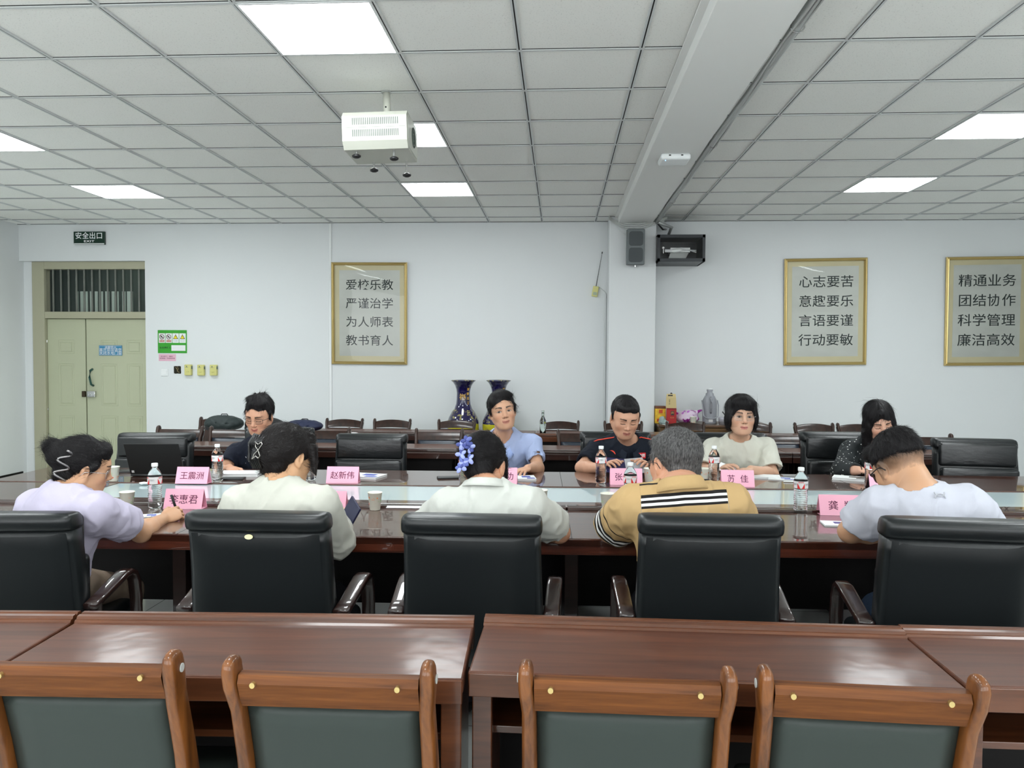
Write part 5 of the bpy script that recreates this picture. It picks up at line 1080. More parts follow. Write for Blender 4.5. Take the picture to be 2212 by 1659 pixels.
def strands(V, F4, C, R, s, n, ln, w, tgt, lift, seed):
    rs = np.random.RandomState(seed); tri = V[F4]; fn = np.cross(tri[:, 2]-tri[:, 0], tri[:, 3]-tri[:, 1]); ar = np.linalg.norm(fn, axis=1)+1e-12; fn /= ar[:, None]
    i = rs.choice(len(F4), n, p=ar/ar.sum()); p = tri[i].mean(1)+fn[i]*.0002; nn = fn[i].copy(); tg = C+R@(V3(tgt[1])*s)
    d = (p-tg) if tgt[0] == 'from' else (tg-p); d = d+rs.normal(size=d.shape)*.22*np.linalg.norm(d, axis=1)[:, None]
    d -= nn*np.sum(d*nn, 1)[:, None]; d /= np.linalg.norm(d, axis=1)[:, None]+1e-9; L = ln*(.6+.8*rs.rand(n)); sd = np.cross(d, nn); li = lift*(rs.rand(n)**2)
    K = 4; rings = []
    crv = rs.normal(size=n)*.25
    for k in range(K+1):
        t = k/K; c = p+d*(L*t)[:, None]+sd*(L*crv*t*t)[:, None]+nn*(.0006+li*t*t-(L*t)**2*3.2)[:, None]; ww = w*(1-.85*t)
        rings.append(np.stack([c-sd*ww, c+nn*ww*1.2, c+sd*ww], 1))
    A = np.stack(rings, 1).reshape(-1, 3); b = (np.arange(n)*(K+1)*3)[:, None]; Q = []
    for k in range(K):
        for a, c in ((0, 1), (1, 2)): Q.append(np.concatenate([b+k*3+a, b+k*3+c, b+k*3+3+c, b+k*3+3+a], 1))
    return A, np.concatenate(Q)
def hair(P, prims, m=None, res=.0032, amp=.0025, freq=70, seed=1, name='hair', cut=(), wave=0., col=None, flow='z', tgt=('from', (0, -.03, .14)), n=2600, ln=.045, w=.0007, lift=.004):
    """prims and cuts in head coordinates"""
    C, R, s = P['C'], P['R'], P['s']; F = Field()
    L = lambda p: C+R@(V3(p)*s)
    for q in prims:
        if q[0] == 'e': F.ell(L(q[1]), V3(q[2])*s, R@(q[3] if len(q) > 3 else np.eye(3)), k=(q[4] if len(q) > 4 else .015))
        else: F.cap(L(q[1]), L(q[2]), q[3]*s, q[4]*s, k=(q[5] if len(q) > 5 else .015))
    for q in cut:
        if q[0] == 'e': F.ell(L(q[1]), V3(q[2])*s, R@(q[3] if len(q) > 3 else np.eye(3)), k=(q[4] if len(q) > 4 else .006), op='s')
        elif q[0] == 'p': F.plane(L(q[1]), R@V3(q[2]), k=.006)
        else: F.cap(L(q[1]), L(q[2]), q[3]*s, q[4]*s, k=.006, op='s')
    def dis(Q):
        q = ((Q-C)@R)/s
        if flow == 'z': a = np.arctan2(q[:, 0], q[:, 1]+.02); v = np.stack([a*.09, q[:, 2]*.22, 0*a], 1)
        elif flow == 'y': a = np.arctan2(q[:, 0], q[:, 2]-.02); v = np.stack([a*.09, q[:, 1]*.2, 0*a], 1)
        else: v = q
        return amp*(wob(v, freq*2.2, seed)+.5*wob(v, freq*5, seed+1))+wave*wob(q, 45, seed+2)
    g = F.mesh(res, dis=dis); parts = [g]+([strands(*g, C, R, s, n, ln, w, tgt, lift, seed)] if n else [])
    return npmesh(name, parts, m or hair_m, P['root'], off=P['off'], col=col)
def fabric(name, col, rough=.85, amt=.04): return mat(name, col, rough, spec=.25, noise=((8, 8, 8), amt), bump=((22, 22, 14), .25, .012))
SK1, SK2, SK3 = (222, 172, 140), (205, 158, 128), (214, 168, 142)
# neck openings
def crew(r=.062, drop=.0): return lambda N, up, f, xr, nb: [(N+up*(.005-drop)+f*.012, N+up*.12+f*.03, r, r+.03)]
def vneck(r=.064, d=.085, w=.018): return lambda N, up, f, xr, nb: [(N+up*.006+f*.012, N+up*.12+f*.02, r, r+.02), (N+up*.02+f*.10, N-up*d+f*.135, r*.62, w*.5)]
DN, UPZ = V3((0, -1, 0)), V3((0, 0, 1))
aY = lambda x, y, Y: V3(at_y(x, y, Y))
# -------- far side, left to right
# man in navy polo with glasses, pointing at his notebook
P = person('man in navy polo and glasses smiling down at his open notebook', aY(560, 899, 5.24), PI-.08, .30, -.04, 1.06, aY(572, 950, 5.36), aY(625, 975, 5.40), aY(510, 972, 5.36), aY(567, 1160, 5.50), aY(655, 1045, 5.28), aY(478, 1022, 5.18), aY(600, 1030, 5.0), aY(496, 1011, 5.08), V3((-.2, -1, 0)), V3((.72, -.70, -.10)), V3((.05, -1, -.1)), (210, 160, 132), fabric('navy_polo', (.010, .013, .024)),
           paint=dict(eyes='down', smile=1.0, lip=(178, 100, 90), brow=.7), fw=1.06, jaw=1.15, neckcut=vneck(d=.05), hands={'R': dict(curl=(.08, .25, .45, .6, .3), n=(0, -.25, 1)), 'L': {}}, sleeve=.6)
collar(P['root'], P['N'], P['up'], P['f'], .058, M['navy_c'] if 'navy_c' in M else fabric('navy_collar', (.012, .016, .028)), P['off'], drop=.07)
hair(P, [('e', (0, -.022, .046), (.083, .103, .088)), ('e', (-.01, .028, .098), (.058, .045, .030)), ('e', (.02, .0, .115), (.05, .05, .022)), ('c', (-.076, .01, .03), (-.074, .015, -.005), .012, .006), ('c', (.076, .01, .03), (.074, .015, -.005), .012, .006), ('e', (.0, -.07, .10), (.04, .03, .03))]+[('c', (x, -.03, .125), (x*1.6, -.045, .15), .003, .0008) for x in (-.02, .0, .02, .03)],
     cut=[('e', (.006, .118, .006), (.063, .084, .082)), ('e', (0, .05, -.08), (.09, .09, .075)), ('p', (0, 0, -.06), (0, .2, -1))], wave=.004, seed=3, lift=.010, ln=.035)
glasses(P['root'], P['C'], P['R'], P['s'], P['off'], z0=-.002)
# man in pale blue polo
P = person('man in pale blue polo looking up and to the side, one hand on papers', aY(1085, 889, 5.30), PI+.22, -.05, .16, 1.08, aY(1085, 948, 5.38), aY(1150, 950, 5.38), aY(1032, 955, 5.44), aY(1092, 1160, 5.50), aY(1162, 1012, 5.22), aY(1000, 1030, 5.26), aY(1140, 1012, 5.0), aY(1035, 1030, 5.0), V3((-.45, -.9, -.05)), V3((.2, -1, 0)), V3((0, -1, -.05)), (200, 156, 128), fabric('pale_blue_polo', srgb(160, 174, 208), amt=.03),
           paint=dict(eyes='open', gaze=(.002, .001), smile=.4, lip=(176, 112, 100), brow=1.0), neckcut=vneck(d=.085, w=.02), hands={'L': dict(curl=(.35, .4, .45, .5, .3), spread=.13), 'R': {}}, sleeve=.72)
collar(P['root'], P['N'], P['up'], P['f'], .060, fabric('pale_blue_collar', srgb(160, 180, 225)), P['off'], drop=.085, h=.042)
b = B()
for px_, py_ in ((1088, 954), (1092, 969)): T_ = on_shirt(P, px_, py_, off=0); cyl(b, T_ @ Vector((0, 0, 0)), T_ @ Vector((0, 0, .004)), .0055, n=10)
obj('button', b, M['black'], P['root'])
hair(P, [('e', (0, -.022, .046), (.082, .102, .088)), ('e', (.0, .025, .100), (.062, .050, .032)), ('e', (-.025, .04, .090), (.045, .035, .026)), ('e', (.055, .035, .07), (.022, .035, .03)), ('c', (-.077, .01, .03), (-.074, .012, -.005), .011, .006), ('c', (.077, .01, .03), (.074, .012, -.005), .011, .006)],
     cut=[('e', (-.010, .122, .002), (.060, .082, .080)), ('e', (0, .05, -.08), (.09, .09, .075)), ('p', (0, 0, -.06), (0, .2, -1))], wave=.004, seed=5, lift=.006, tgt=('from', (.05, -.02, .13)))
# man in dark navy sports polo with red piping
def nav(name, col): return fabric(name, col)
P = person('man in dark navy sports polo with red piping reading a booklet', aY(1350, 903, 5.22), PI+.16, .36, -.05, 1.10, aY(1358, 952, 5.36), aY(1412, 965, 5.40), aY(1290, 965, 5.40), aY(1345, 1160, 5.50), aY(1440, 1015, 5.24), aY(1256, 1010, 5.20), aY(1398, 1012, 5.06), aY(1307, 1012, 5.04), V3((-.2, -.6, .45)), V3((.25, -.6, .45)), V3((0, -1, -.1)), (198, 152, 126), fabric('dark_navy_polo', (.008, .011, .019)),
           paint=dict(eyes='down', lip=(165, 98, 88), brow=1.0), fw=1.07, jaw=1.2, W=1.1, belly=1.15, neckcut=vneck(d=.035), hands={'L': dict(curl=(.6, .65, .7, .7, .3), n=(.6, .6, .4)), 'R': dict(curl=(.6, .65, .7, .7, .3), n=(-.6, .6, .4))}, sleeve=.75, sl_r=1.1)
collar(P['root'], P['N'], P['up'], P['f'], .062, fabric('navy_collar2', (.010, .014, .024)), P['off'], drop=.07, h=.04)
redp = mat('red_piping', srgb(225, 70, 45), .5)
o3 = Vector(P['off']); U3 = Vector(P['up']); F3 = Vector(P['f']); X3 = Vector(P['xr']); Nn = Vector(P['N'])
for q in (-1, 1):
    Sx = Vector(P['SR'] if q > 0 else P['SL']); b = B(); tube(b, [Nn+X3*q*.065+U3*.022+F3*.02-o3, Nn*.55+Sx*.45+U3*.052+F3*.03-o3, Sx+U3*.052+F3*.012-o3, Sx+X3*q*.045+U3*.030+F3*.01-o3], .004, 6); obj('shoulder_piping', b, redp, P['root'])
Tb = on_shirt(P, 1386, 984)
b = B(); prism(b, rrect(.056, .038, .004), Tb, .003); pt_ = obj('chest_patch', b, mat('red_patch', srgb(215, 45, 50), .5), P['root']); text('lettering', '中国', .022, Tb @ Matrix.Translation((0, 0, .0034)), M['paper'], pt_, bold=.0006)
Tb = on_shirt(P, 1324, 976)
b = B(); prism(b, [(-.022, .008), (-.005, .010), (.010, .004), (.020, -.012), (.018, -.016), (.006, -.004), (-.006, .004)], Tb, .003); obj('chest_emblem', b, redp, P['root'])
hs = hair(P, [('e', (0, -.022, .044), (.081, .101, .086)), ('e', (0, .035, .082), (.062, .042, .030)), ('c', (-.076, .01, .03), (-.074, .012, -.0), .010, .005), ('c', (.076, .01, .03), (.074, .012, -.0), .010, .005)],
     cut=[('e', (0, .120, .004), (.064, .080, .078)), ('e', (0, .05, -.08), (.09, .09, .075)), ('p', (0, 0, -.055), (0, .2, -1))], wave=.001, amp=.0018, freq=120, seed=7, ln=.014, lift=.006)
p = aY(1351, 1008, 4.98); r = empty('booklet', p, .05, 'open booklet held up by the man with the red chest patch', 'booklet')
b = B(); box(b, 0, .125, -.002, .002, -.075, .075, T=Matrix.Rotation(-.05, 4, 'Z') @ Matrix.Rotation(-1.05, 4, 'X') @ Matrix.Rotation(-.16, 4, 'Y')); obj('right_leaf', b, mat('grey_page', (.35, .36, .38), .4), r)
b = B(); box(b, -.125, 0, -.002, .002, -.075, .075, T=Matrix.Rotation(.05, 4, 'Z') @ Matrix.Rotation(-1.05, 4, 'X') @ Matrix.Rotation(.16, 4, 'Y')); obj('left_leaf', b, mat('indigo_page', (.02, .02, .07), .4), r)
# woman in cream top
P = person('woman in cream top and short black bob facing the camera', aY(1601, 900, 5.28), PI+.02, -.02, -.03, 1.06, aY(1597, 950, 5.38), aY(1652, 962, 5.38), aY(1542, 965, 5.38), aY(1595, 1160, 5.50), aY(1668, 1025, 5.24), aY(1520, 1020, 5.24), aY(1622, 1014, 5.02), aY(1552, 1014, 5.06), V3((-.75, -.6, 0)), V3((.5, -.6, .35)), V3((0, -1, 0)), (206, 164, 138), fabric('cream_top', srgb(200, 200, 188), amt=.02), female=True,
           paint=dict(eyes='open', lip=(185, 110, 105), brow=.9, browc=(70, 55, 48)), fw=1.08, jaw=1.1, neckr=.048, neckcut=crew(.068, .012), hands={'L': dict(curl=(.2, .25, .3, .35, .3)), 'R': dict(curl=(.5, .5, .6, .6, .3), n=(-.5, .3, .8))}, sleeve=.82, sl_r=1.25, W=1.05)
hair(P, [('e', (0, -.018, .052), (.092, .106, .088)), ('e', (.0, .05, .082), (.078, .045, .038)), ('e', (-.078, .008, -.01), (.022, .048, .065)), ('e', (.078, .008, -.01), (.022, .048, .065)), ('e', (0, -.05, -.03), (.082, .062, .075)), ('c', (-.05, .062, .045), (-.07, .045, .0), .014, .008), ('c', (.045, .064, .045), (.068, .045, .0), .014, .008)],
     cut=[('e', (.0, .125, -.04), (.066, .088, .080)), ('e', (0, .05, -.13), (.066, .1, .075)), ('p', (0, 0, -.085), (0, 0, -1))], wave=.003, seed=9, ln=.06, lift=.003)
glasses(P['root'], P['C'], P['R'], P['s'], P['off'], col='chrome', z0=-.004, r=.0006)
b = B(); w = aY(1558, 1015, 5.02); box(b, -.05, .05, -.0008, .0008, -.035, .035, T=Matrix.Rotation(-.9, 4, 'X') @ Matrix.Rotation(.5, 4, 'Y')); thing1('folded_paper', b, M['paper'], w+V3((.03, -.01, .01)), 'folded white paper in the hand of the cream-top woman', 'paper')
# woman in polka dot blouse
mdot, td, bd = nt('polka_dot_cloth'); N_, L_ = td.nodes, td.links; tc = N_.new('ShaderNodeTexCoord'); vo = N_.new('ShaderNodeTexVoronoi'); vo.inputs['Scale'].default_value = 42; vo.inputs['Randomness'].default_value = .75; L_.new(tc.outputs['Object'], vo.inputs['Vector'])
rp = N_.new('ShaderNodeValToRGB'); rp.color_ramp.interpolation = 'CONSTANT'; rp.color_ramp.elements[0].color = (.75, .75, .72, 1); rp.color_ramp.elements[1].position = .17; rp.color_ramp.elements[1].color = (.008, .012, .014, 1); L_.new(vo.outputs['Distance'], rp.inputs[0]); L_.new(rp.outputs[0], bd.inputs['Base Color']); bd.inputs['Roughness'].default_value = .7
P = person('woman with long black hair in black polka dot blouse looking down', aY(1899, 911, 5.20), PI-.05, .38, .16, 1.02, aY(1885, 950, 5.36), aY(1932, 965, 5.38), aY(1838, 968, 5.36), aY(1885, 1160, 5.48), aY(1960, 1020, 5.24), aY(1818, 1018, 5.20), aY(1925, 1018, 5.02), aY(1858, 1016, 5.04), V3((-.6, -.8, 0)), V3((.65, -.7, -.1)), V3((0, -1, -.1)), (222, 174, 150), mdot, female=True,
           paint=dict(eyes='down', smile=.8, lip=(196, 110, 108), brow=.9), fw=.96, jaw=.9, neckr=.046, neckcut=vneck(d=.03), hands={'L': dict(curl=(.3, .35, .4, .45, .3)), 'R': dict(curl=(.45, .5, .55, .6, .3))}, sleeve=1.75, sl_r=1.15)
hair(P, [('e', (0, -.018, .048), (.086, .104, .086)), ('e', (-.068, .0, -.03), (.028, .06, .085)), ('e', (.068, .0, -.03), (.028, .06, .085)), ('e', (0, -.06, -.06), (.085, .055, .12)), ('c', (.072, .01, -.06), (.092, .03, -.16), .034, .020), ('c', (-.066, .0, -.06), (-.07, .01, -.13), .030, .018), ('c', (.01, .066, .09), (.062, .05, .0), .016, .010), ('c', (.0, .066, .09), (-.062, .05, .0), .016, .010)],
     cut=[('e', (.008, .125, -.018), (.055, .085, .090))], wave=.002, seed=13, ln=.07, lift=.003, tgt=('from', (-.02, .0, .16)))
b = B(); c = Vector(P['off']); w = aY(1858, 1016, 5.04); tube(b, [Vector(w)+Vector((.0, .03*math.cos(t*.52), .03*math.sin(t*.52)))-c for t in range(12)], .003, 6, closed=True, up=Vector((1, 0, 0))); obj('wrist_band', b, M['black'], P['root'])
b = B(); tube(b, [Vector(w)+Vector((.055, -.08, .035)), Vector(w)+Vector((.03, -.12, -.028))], .0035, 6); thing1('pen', b, M['black'], (0, 0, 0), 'pen in the writing hand of the polka dot woman', 'pen')
# -------- near side, left to right
# woman in lavender T-shirt writing
P = person('woman in lavender T-shirt with clipped updo and eyeglasses, writing', aY(184, 1010, 3.05), -.95, .24, .10, .98, aY(142, 1068, 2.98), aY(82, 1086, 3.03), aY(205, 1092, 2.92), aY(95, 1300, 2.97), aY(60, 1165, 3.18), aY(305, 1150, 3.20), aY(95, 1150, 3.40), aY(352, 1122, 3.42), V3((.7, .6, 0)), V3((.45, .75, .25)), V3((.35, .9, -.1)), (196, 152, 120), fabric('lavender_shirt', srgb(186, 180, 200), amt=.015), female=True,
           paint=dict(eyes='down', lip=(170, 105, 98)), neckr=.050, neckcut=crew(.060), W=1.0, belly=1.1, hands={'R': dict(curl=(.7, .85, 1.0, 1.1, .6), n=(.45, -.5, .75), thumb=.5), 'L': {}}, sleeve=.70, sl_r=1.22, trousers=fabric('khaki_trousers', srgb(150, 132, 116)), sres=.006, hres=.0024)
hair(P, [('e', (0, -.020, .040), (.080, .100, .084)), ('e', (0, -.095, .030), (.055, .045, .055)), ('e', (-.01, -.125, .055), (.045, .035, .04)), ('e', (0, -.06, -.035), (.062, .045, .05)), ('c', (.076, .03, .03), (.074, .01, -.0), .010, .007), ('c', (-.076, .03, .03), (-.074, .01, -.0), .010, .007), ('e', (0, .05, .085), (.055, .032, .028))],
     cut=[('e', (0, .120, -.006), (.068, .078, .072)), ('e', (0, .055, -.085), (.09, .085, .078)), ('e', (.085, .0, -.012), (.02, .022, .028)), ('e', (-.085, .0, -.012), (.02, .022, .028)), ('p', (0, 0, -.075), (0, .3, -1))], wave=.005, seed=17, res=.003, tgt=('to', (0, -.14, .06)), lift=.003, n=4000)
glasses(P['root'], P['C'], P['R'], P['s'], P['off'], col='chrome', z0=-.006, r=.0009)
Lh = lambda *p: Vector(P['C']+P['R']@(V3(p)*P['s'])-P['off'])
b = B(); tube(b, [Lh(.072-.006*abs(math.sin(t*.6)), -.085+.024*math.sin(t*1.25), .070-.0108*t) for t in np.arange(0, 12.6, .35)], .0042, 8); obj('hair_claw_clip', b, mat('brushed_grey_metal', (.28, .27, .27), .35, metal=.8), P['root'], smooth=True)
t_ = P['tips']['R'][0]; b = B(); tp = Vector(t_)+Vector((-.012, 0, .0)); tube(b, [tp+Vector((-.008, -.02, .075)), tp+Vector((.0, .0, .02)), tp+Vector((.008, .018, -.045)), tp+Vector((.0095, .021, -.053))], [.0058, .006, .0045, .0008], 10); thing1('black_pen', b, M['black'], (0, 0, 0), 'black pen in the hand of the lavender T-shirt woman', 'pen', True)
# woman in cream blouse with bow claw clip
P = person('woman in cream blouse with sheer sleeves and a rhinestone bow clip', aY(622, 990, 3.08), -.62, .30, -.10, 1.02, aY(603, 1046, 3.00), aY(520, 1075, 3.05), aY(692, 1078, 2.96), aY(590, 1300, 2.96), aY(490, 1160, 3.15), aY(728, 1170, 3.12), aY(540, 1140, 3.36), aY(735, 1125, 3.36), V3((.6, .7, 0)), V3((-.1, .8, .4)), V3((.2, 1, -.1)), (200, 156, 120), fabric('cream_blouse', srgb(192, 192, 182), amt=.012), female=True,
           paint=dict(eyes='down', lip=(170, 105, 98)), neckr=.052, neckcut=crew(.062, -.004), W=1.0, sleeve=1.8, sl_r=1.22, hands={'R': dict(curl=(.6, .7, .8, .8, .5)), 'L': {}}, sres=.006)
brh = mat('brown_black_hair', (.010, .0075, .0075), .45, spec=.35, bump=((260, 260, 60), .5, .002))
hair(P, [('e', (0, -.020, .042), (.088, .106, .090)), ('e', (0, -.085, .010), (.065, .05, .07)), ('e', (0, -.055, -.045), (.062, .042, .045)), ('e', (-.075, .0, .0), (.022, .06, .06)), ('c', (.078, .045, .05), (.082, .075, -.045), .014, .006), ('c', (.07, .065, .05), (.075, .085, -.06), .010, .003), ('e', (.0, .05, .085), (.07, .04, .036))],
     cut=[('e', (0, .126, -.02), (.062, .080, .085)), ('e', (.0, .065, -.09), (.092, .085, .078)), ('e', (.09, .0, -.018), (.022, .024, .032)), ('p', (0, 0, -.085), (0, .3, -1))], m=brh, wave=.003, seed=21, res=.003, tgt=('to', (0, -.14, .0)), lift=.006, n=4000)
Lh = lambda *p: Vector(P['C']+P['R']@(V3(p)*P['s'])-P['off'])
e = empty('hair_claw_clip'); e.parent = P['root']
b = B()
for i in range(6): tube(b, [Lh(-.052+.012*i, -.128-.006*math.sin(i), .068-.002*i), Lh(-.056+.012*i, -.142, .03), Lh(-.052+.012*i, -.134, -.03), Lh(-.045+.010*i, -.11, -.06)], [.006, .007, .007, .004], 8)
box(b, -.014, .014, -.005, .005, -.035, .035, .004, T=Matrix.Translation(Lh(-.02, -.136, .0)) @ Matrix(P['R'].tolist()).to_4x4()); obj('claw', b, M['black'], e, smooth=True)
b = B(); rg = random.Random(8)
for i in range(26):
    c = Lh(-.06+.075*rg.random(), -.1455, -.055+.12*rg.random()); bmesh.ops.create_icosphere(b, subdivisions=1, radius=.0011, matrix=Matrix.Translation(c))
obj('rhinestone', b, mat('rhinestone', (.85, .85, .9), .1, metal=.6), e)['kind'] = 'stuff'
b = B()
for q in (-1, 1): tube(b, [Lh(.014, -.147, .0), Lh(-.006, -.147, q*.014), Lh(-.012, -.147, q*.032), Lh(.006, -.147, q*.022), Lh(.024, -.147, q*.03), Lh(.032, -.147, q*.022), Lh(.022, -.147, q*.010)], .0016, 6, closed=True)
obj('bow', b, mat('silver_bow', (.8, .78, .72), .25, metal=.7), e)
w = aY(752, 1118, 3.30); b = B(); box(b, -.055, .055, -.004, .004, -.075, .075, .001, T=Matrix.Rotation(-.85, 4, 'Z') @ Matrix.Rotation(-.35, 4, 'X') @ Matrix.Rotation(.4, 4, 'Y')); thing1('dark_booklet', b, mat('indigo_cover', (.018, .020, .06), .35), w, 'dark blue booklet held by the woman in the cream blouse', 'booklet')
# woman in white blouse with blue flower clip
P = person('woman in white short-sleeved blouse with a blue flower hair clip', aY(1046, 1008, 3.15), -.22, .42, -.06, 1.0, aY(1050, 1048, 3.02), aY(968, 1085, 3.05), aY(1140, 1080, 3.0), aY(1045, 1300, 2.96), aY(915, 1150, 3.20), aY(1208, 1150, 3.20), aY(980, 1140, 3.42), aY(1140, 1140, 3.42), V3((.7, .6, 0)), V3((-.7, .6, 0)), V3((0, 1, -.15)), (204, 152, 122), fabric('white_blouse', srgb(192, 194, 188), amt=.012), female=True,
           paint=dict(eyes='down', lip=(170, 105, 98)), neckr=.050, neckcut=crew(.060, -.006), W=1.05, hands={'R': {}, 'L': {}}, sleeve=.78, sl_r=1.18, arm=1.05)
collar(P['root'], P['N'], P['up'], P['f'], .055, fabric('white_collar', srgb(192, 194, 188)), P['off'], h=.020, drop=.02, rise=.018)
hair(P, [('e', (0, -.020, .044), (.083, .103, .088)), ('e', (-.02, -.085, .030), (.060, .045, .062)), ('e', (0, -.065, -.030), (.058, .040, .050)), ('c', (.076, .02, .03), (.080, .05, -.03), .012, .005), ('c', (-.076, .03, .03), (-.074, .01, -.0), .010, .007), ('c', (.07, .06, .02), (.078, .07, -.06), .008, .003), ('e', (.0, .05, .085), (.06, .035, .03))],
     cut=[('e', (0, .126, -.02), (.066, .080, .085)), ('e', (.0, .065, -.085), (.092, .085, .078)), ('e', (.085, .0, -.012), (.021, .022, .030)), ('e', (-.085, .0, -.012), (.021, .022, .030)), ('p', (0, 0, -.07), (0, .3, -1))], wave=.003, seed=25, res=.003, tgt=('to', (-.04, -.13, .02)), lift=.005, n=4000)
Lh = lambda *p: Vector(P['C']+P['R']@(V3(p)*P['s'])-P['off'])
e = empty('flower_hair_clip'); e.parent = P['root']; rg = random.Random(5)
pm = [mat('petal_blue', srgb(62, 72, 135), .6), mat('petal_light_blue', srgb(150, 160, 215), .55), mat('petal_mid_blue', srgb(92, 104, 170), .6)]
for fx, fz in ((-.035, .062), (-.055, .045), (-.02, .035), (-.052, .008), (-.04, -.025), (-.018, -.012), (-.048, -.045)):
    for k2 in range(5):
        a = k2*1.257+rg.random(); F = Field(); c = Lh(fx+.012*math.cos(a), -.135-.004*rg.random(), fz+.012*math.sin(a)); F.ell(V3(c), (.013, .004, .009), P['R']@Ry(-a)@Rz(.5*(rg.random()-.5))@Rx(.8*(rg.random()-.5)), k=.003)
        npmesh('petal', [F.mesh(.0028)], pm[rg.randrange(3)], e)
# man in striped tan polo
mst, ts, bs_ = nt('striped_tan_knit'); N_, L_ = ts.nodes, ts.links; at_ = N_.new('ShaderNodeAttribute'); at_.attribute_name = 'band'; rp = N_.new('ShaderNodeValToRGB'); rp.color_ramp.interpolation = 'CONSTANT'; el = rp.color_ramp.elements
tan, blk_, wht = (*srgb(186, 156, 110), 1), (.014, .012, .012, 1), (.78, .78, .76, 1)
el[0].color = tan; el[1].position = .26; el[1].color = blk_
for ps, c in ((.275, tan), (.38, blk_), (.415, wht), (.445, blk_), (.475, wht), (.505, blk_), (.535, tan), (.80, blk_), (.815, tan)): q = el.new(ps); q.color = c
L_.new(at_.outputs['Fac'], rp.inputs[0]); L_.new(rp.outputs[0], bs_.inputs['Base Color']); bs_.inputs['Roughness'].default_value = .85; bs_.inputs['Specular IOR Level'].default_value = .2
def band(V, d):
    up, N = d['up'], d['N']; t = -((V-N)@up)                      # distance below the neck
    x = np.abs((V-N)@d['xr']); v = .38+(t-.020)*3.1-x*.10+.012*wob(V, 10, 3)
    for S_, E_ in ((d['SL'], d['EL']), (d['SR'], d['ER'])):
        dv = nrm(E_-S_); L0 = np.linalg.norm(E_-S_); a = (V-S_)@dv; xs = np.abs((V-N)@d['xr']); m = (xs > np.abs((S_-N)@d['xr'])*.93) & (np.linalg.norm(V-S_, axis=1) < L0*1.2) & (((V-N)@d['xr'])*((S_-N)@d['xr']) > 0)
        v[m] = (.02+a[m]/L0*.62)
    return np.clip(v, .001, .999)
P = person('grey-haired man in tan polo with black and white stripes, seen from behind', aY(1456, 1001, 3.10), .55, .15, .04, 1.06, aY(1470, 1048, 2.98), aY(1372, 1085, 3.02), aY(1570, 1080, 3.02), aY(1490, 1300, 2.97), aY(1318, 1148, 3.20), aY(1610, 1160, 3.20), aY(1390, 1140, 3.46), aY(1540, 1150, 3.46), V3((.6, .7, 0)), V3((-.6, .7, 0)), V3((-.1, 1, -.1)), (200, 148, 120), mst, paint=dict(eyes='down'), W=1.2, belly=1.25, neckr=.064, jaw=1.2,
           neckcut=crew(.070, -.006), hands={'R': {}, 'L': {}}, sleeve=.86, sl_r=1.22, arm=1.12, sattr={'band': band}, sres=.005)
collar(P['root'], P['N'], P['up'], P['f'], .068, fabric('tan_collar', srgb(186, 156, 110)), P['off'], h=.038, drop=.05, rise=.028)
gh, gt2, gb2 = nt('grey_streaked_hair'); N_, L_ = gt2.nodes, gt2.links; tc = N_.new('ShaderNodeTexCoord'); mp = N_.new('ShaderNodeMapping'); mp.inputs['Scale'].default_value = (220, 220, 60); L_.new(tc.outputs['Object'], mp.inputs[0]); nn = N_.new('ShaderNodeTexNoise'); nn.inputs['Scale'].default_value = 1; nn.inputs['Detail'].default_value = 3; L_.new(mp.outputs[0], nn.inputs['Vector'])
rp = N_.new('ShaderNodeValToRGB'); rp.color_ramp.elements[0].position = .35; rp.color_ramp.elements[1].position = .72; rp.color_ramp.elements[0].color = (.028, .027, .027, 1); rp.color_ramp.elements[1].color = (.17, .165, .165, 1); L_.new(nn.outputs['Fac'], rp.inputs[0]); L_.new(rp.outputs[0], gb2.inputs['Base Color']); gb2.inputs['Roughness'].default_value = .6
bp = N_.new('ShaderNodeBump'); bp.inputs['Strength'].default_value = .7; bp.inputs['Distance'].default_value = .003; L_.new(nn.outputs['Fac'], bp.inputs['Height']); L_.new(bp.outputs[0], gb2.inputs['Normal'])
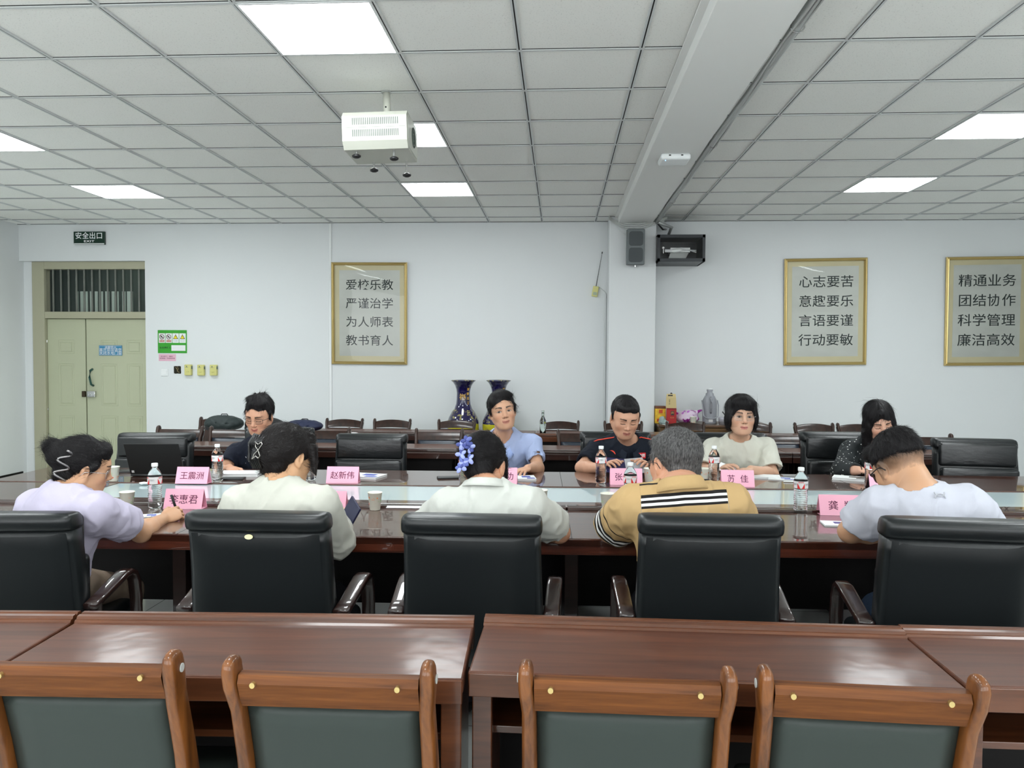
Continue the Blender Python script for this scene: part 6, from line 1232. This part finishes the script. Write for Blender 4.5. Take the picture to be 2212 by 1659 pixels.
hair(P, [('e', (0, -.022, .042), (.082, .102, .087)), ('e', (0, -.055, -.02), (.066, .045, .052)), ('c', (-.076, .02, .03), (-.075, .014, .004), .010, .006), ('c', (.076, .02, .03), (.075, .014, .004), .010, .006), ('e', (0, .05, .08), (.055, .03, .028))],
     cut=[('e', (0, .118, -.004), (.068, .076, .072)), ('e', (0, .05, -.085), (.092, .088, .075)), ('e', (.085, .0, -.012), (.021, .022, .030)), ('e', (-.085, .0, -.012), (.021, .022, .030)), ('p', (0, 0, -.062), (0, .2, -1))], m=gh, wave=.0015, amp=.002, freq=110, seed=31, res=.003, ln=.018, lift=.010, n=5000, tgt=('from', (.03, -.07, .12)))
glasses(P['root'], P['C'], P['R'], P['s'], P['off'], z0=-.002)
# man in white T-shirt with faded haircut
def fade(x, y, z):
    n = wob(np.stack([x, y, z], 1), 240, 5); t = np.clip((z+.038)/.075+.12*n, 0, 1)*((y < .03) | (z > .03)); return np.clip(t*1.15, 0, 1)**.5*.93, srgb(30, 26, 25)
P = person('man in white T-shirt with faded haircut and black glasses, head bowed', aY(1942, 1008, 3.12), .30, .62, -.06, 1.08, aY(1990, 1058, 2.98), aY(1900, 1085, 3.05), aY(2085, 1085, 2.94), aY(2060, 1310, 2.94), aY(1836, 1148, 3.16), aY(2145, 1165, 3.16), aY(1975, 1152, 3.28), aY(2010, 1140, 3.40), V3((.9, .4, 0)), V3((-.8, .5, 0)), V3((-.25, 1, -.25)), (196, 152, 120), fabric('white_tshirt', srgb(190, 192, 203), amt=.01), paint=dict(eyes='down', hairfn=fade), W=1.08, neckr=.060,
           neckcut=crew(.066), hands={'R': {}, 'L': {}}, sleeve=.72, sl_r=1.25, arm=1.08, trousers=fabric('blue_jeans', (.03, .05, .09)))
hair(P, [('e', (0, -.018, .046), (.0775, .099, .086)), ('e', (0, .06, .085), (.06, .035, .036)), ('e', (.0, -.045, .085), (.055, .05, .038))],
     cut=[('e', (0, .13, -.004), (.07, .078, .076)), ('p', (0, -.06, .018), (0, .20, -1)), ('e', (.085, .0, -.012), (.021, .022, .030)), ('e', (-.085, .0, -.012), (.021, .022, .030))], wave=.004, amp=.003, freq=95, seed=41, res=.003, ln=.024, lift=.014, n=4500)
glasses(P['root'], P['C'], P['R'], P['s'], P['off'], z0=-.002, r=.0016)
gl_ = mat('reflective_grey_logo', (.45, .46, .50), .4); Tb = on_shirt(P, 2030, 1070, off=.002)
b = B()
for q in (-1, 1): tube(b, [Tb @ Vector((.017*math.cos(a), q*(.011-.016*math.sin(a)), .0)) for a in np.linspace(0, PI, 13)], .0024, 5)
obj('back_emblem', b, gl_, P['root'])
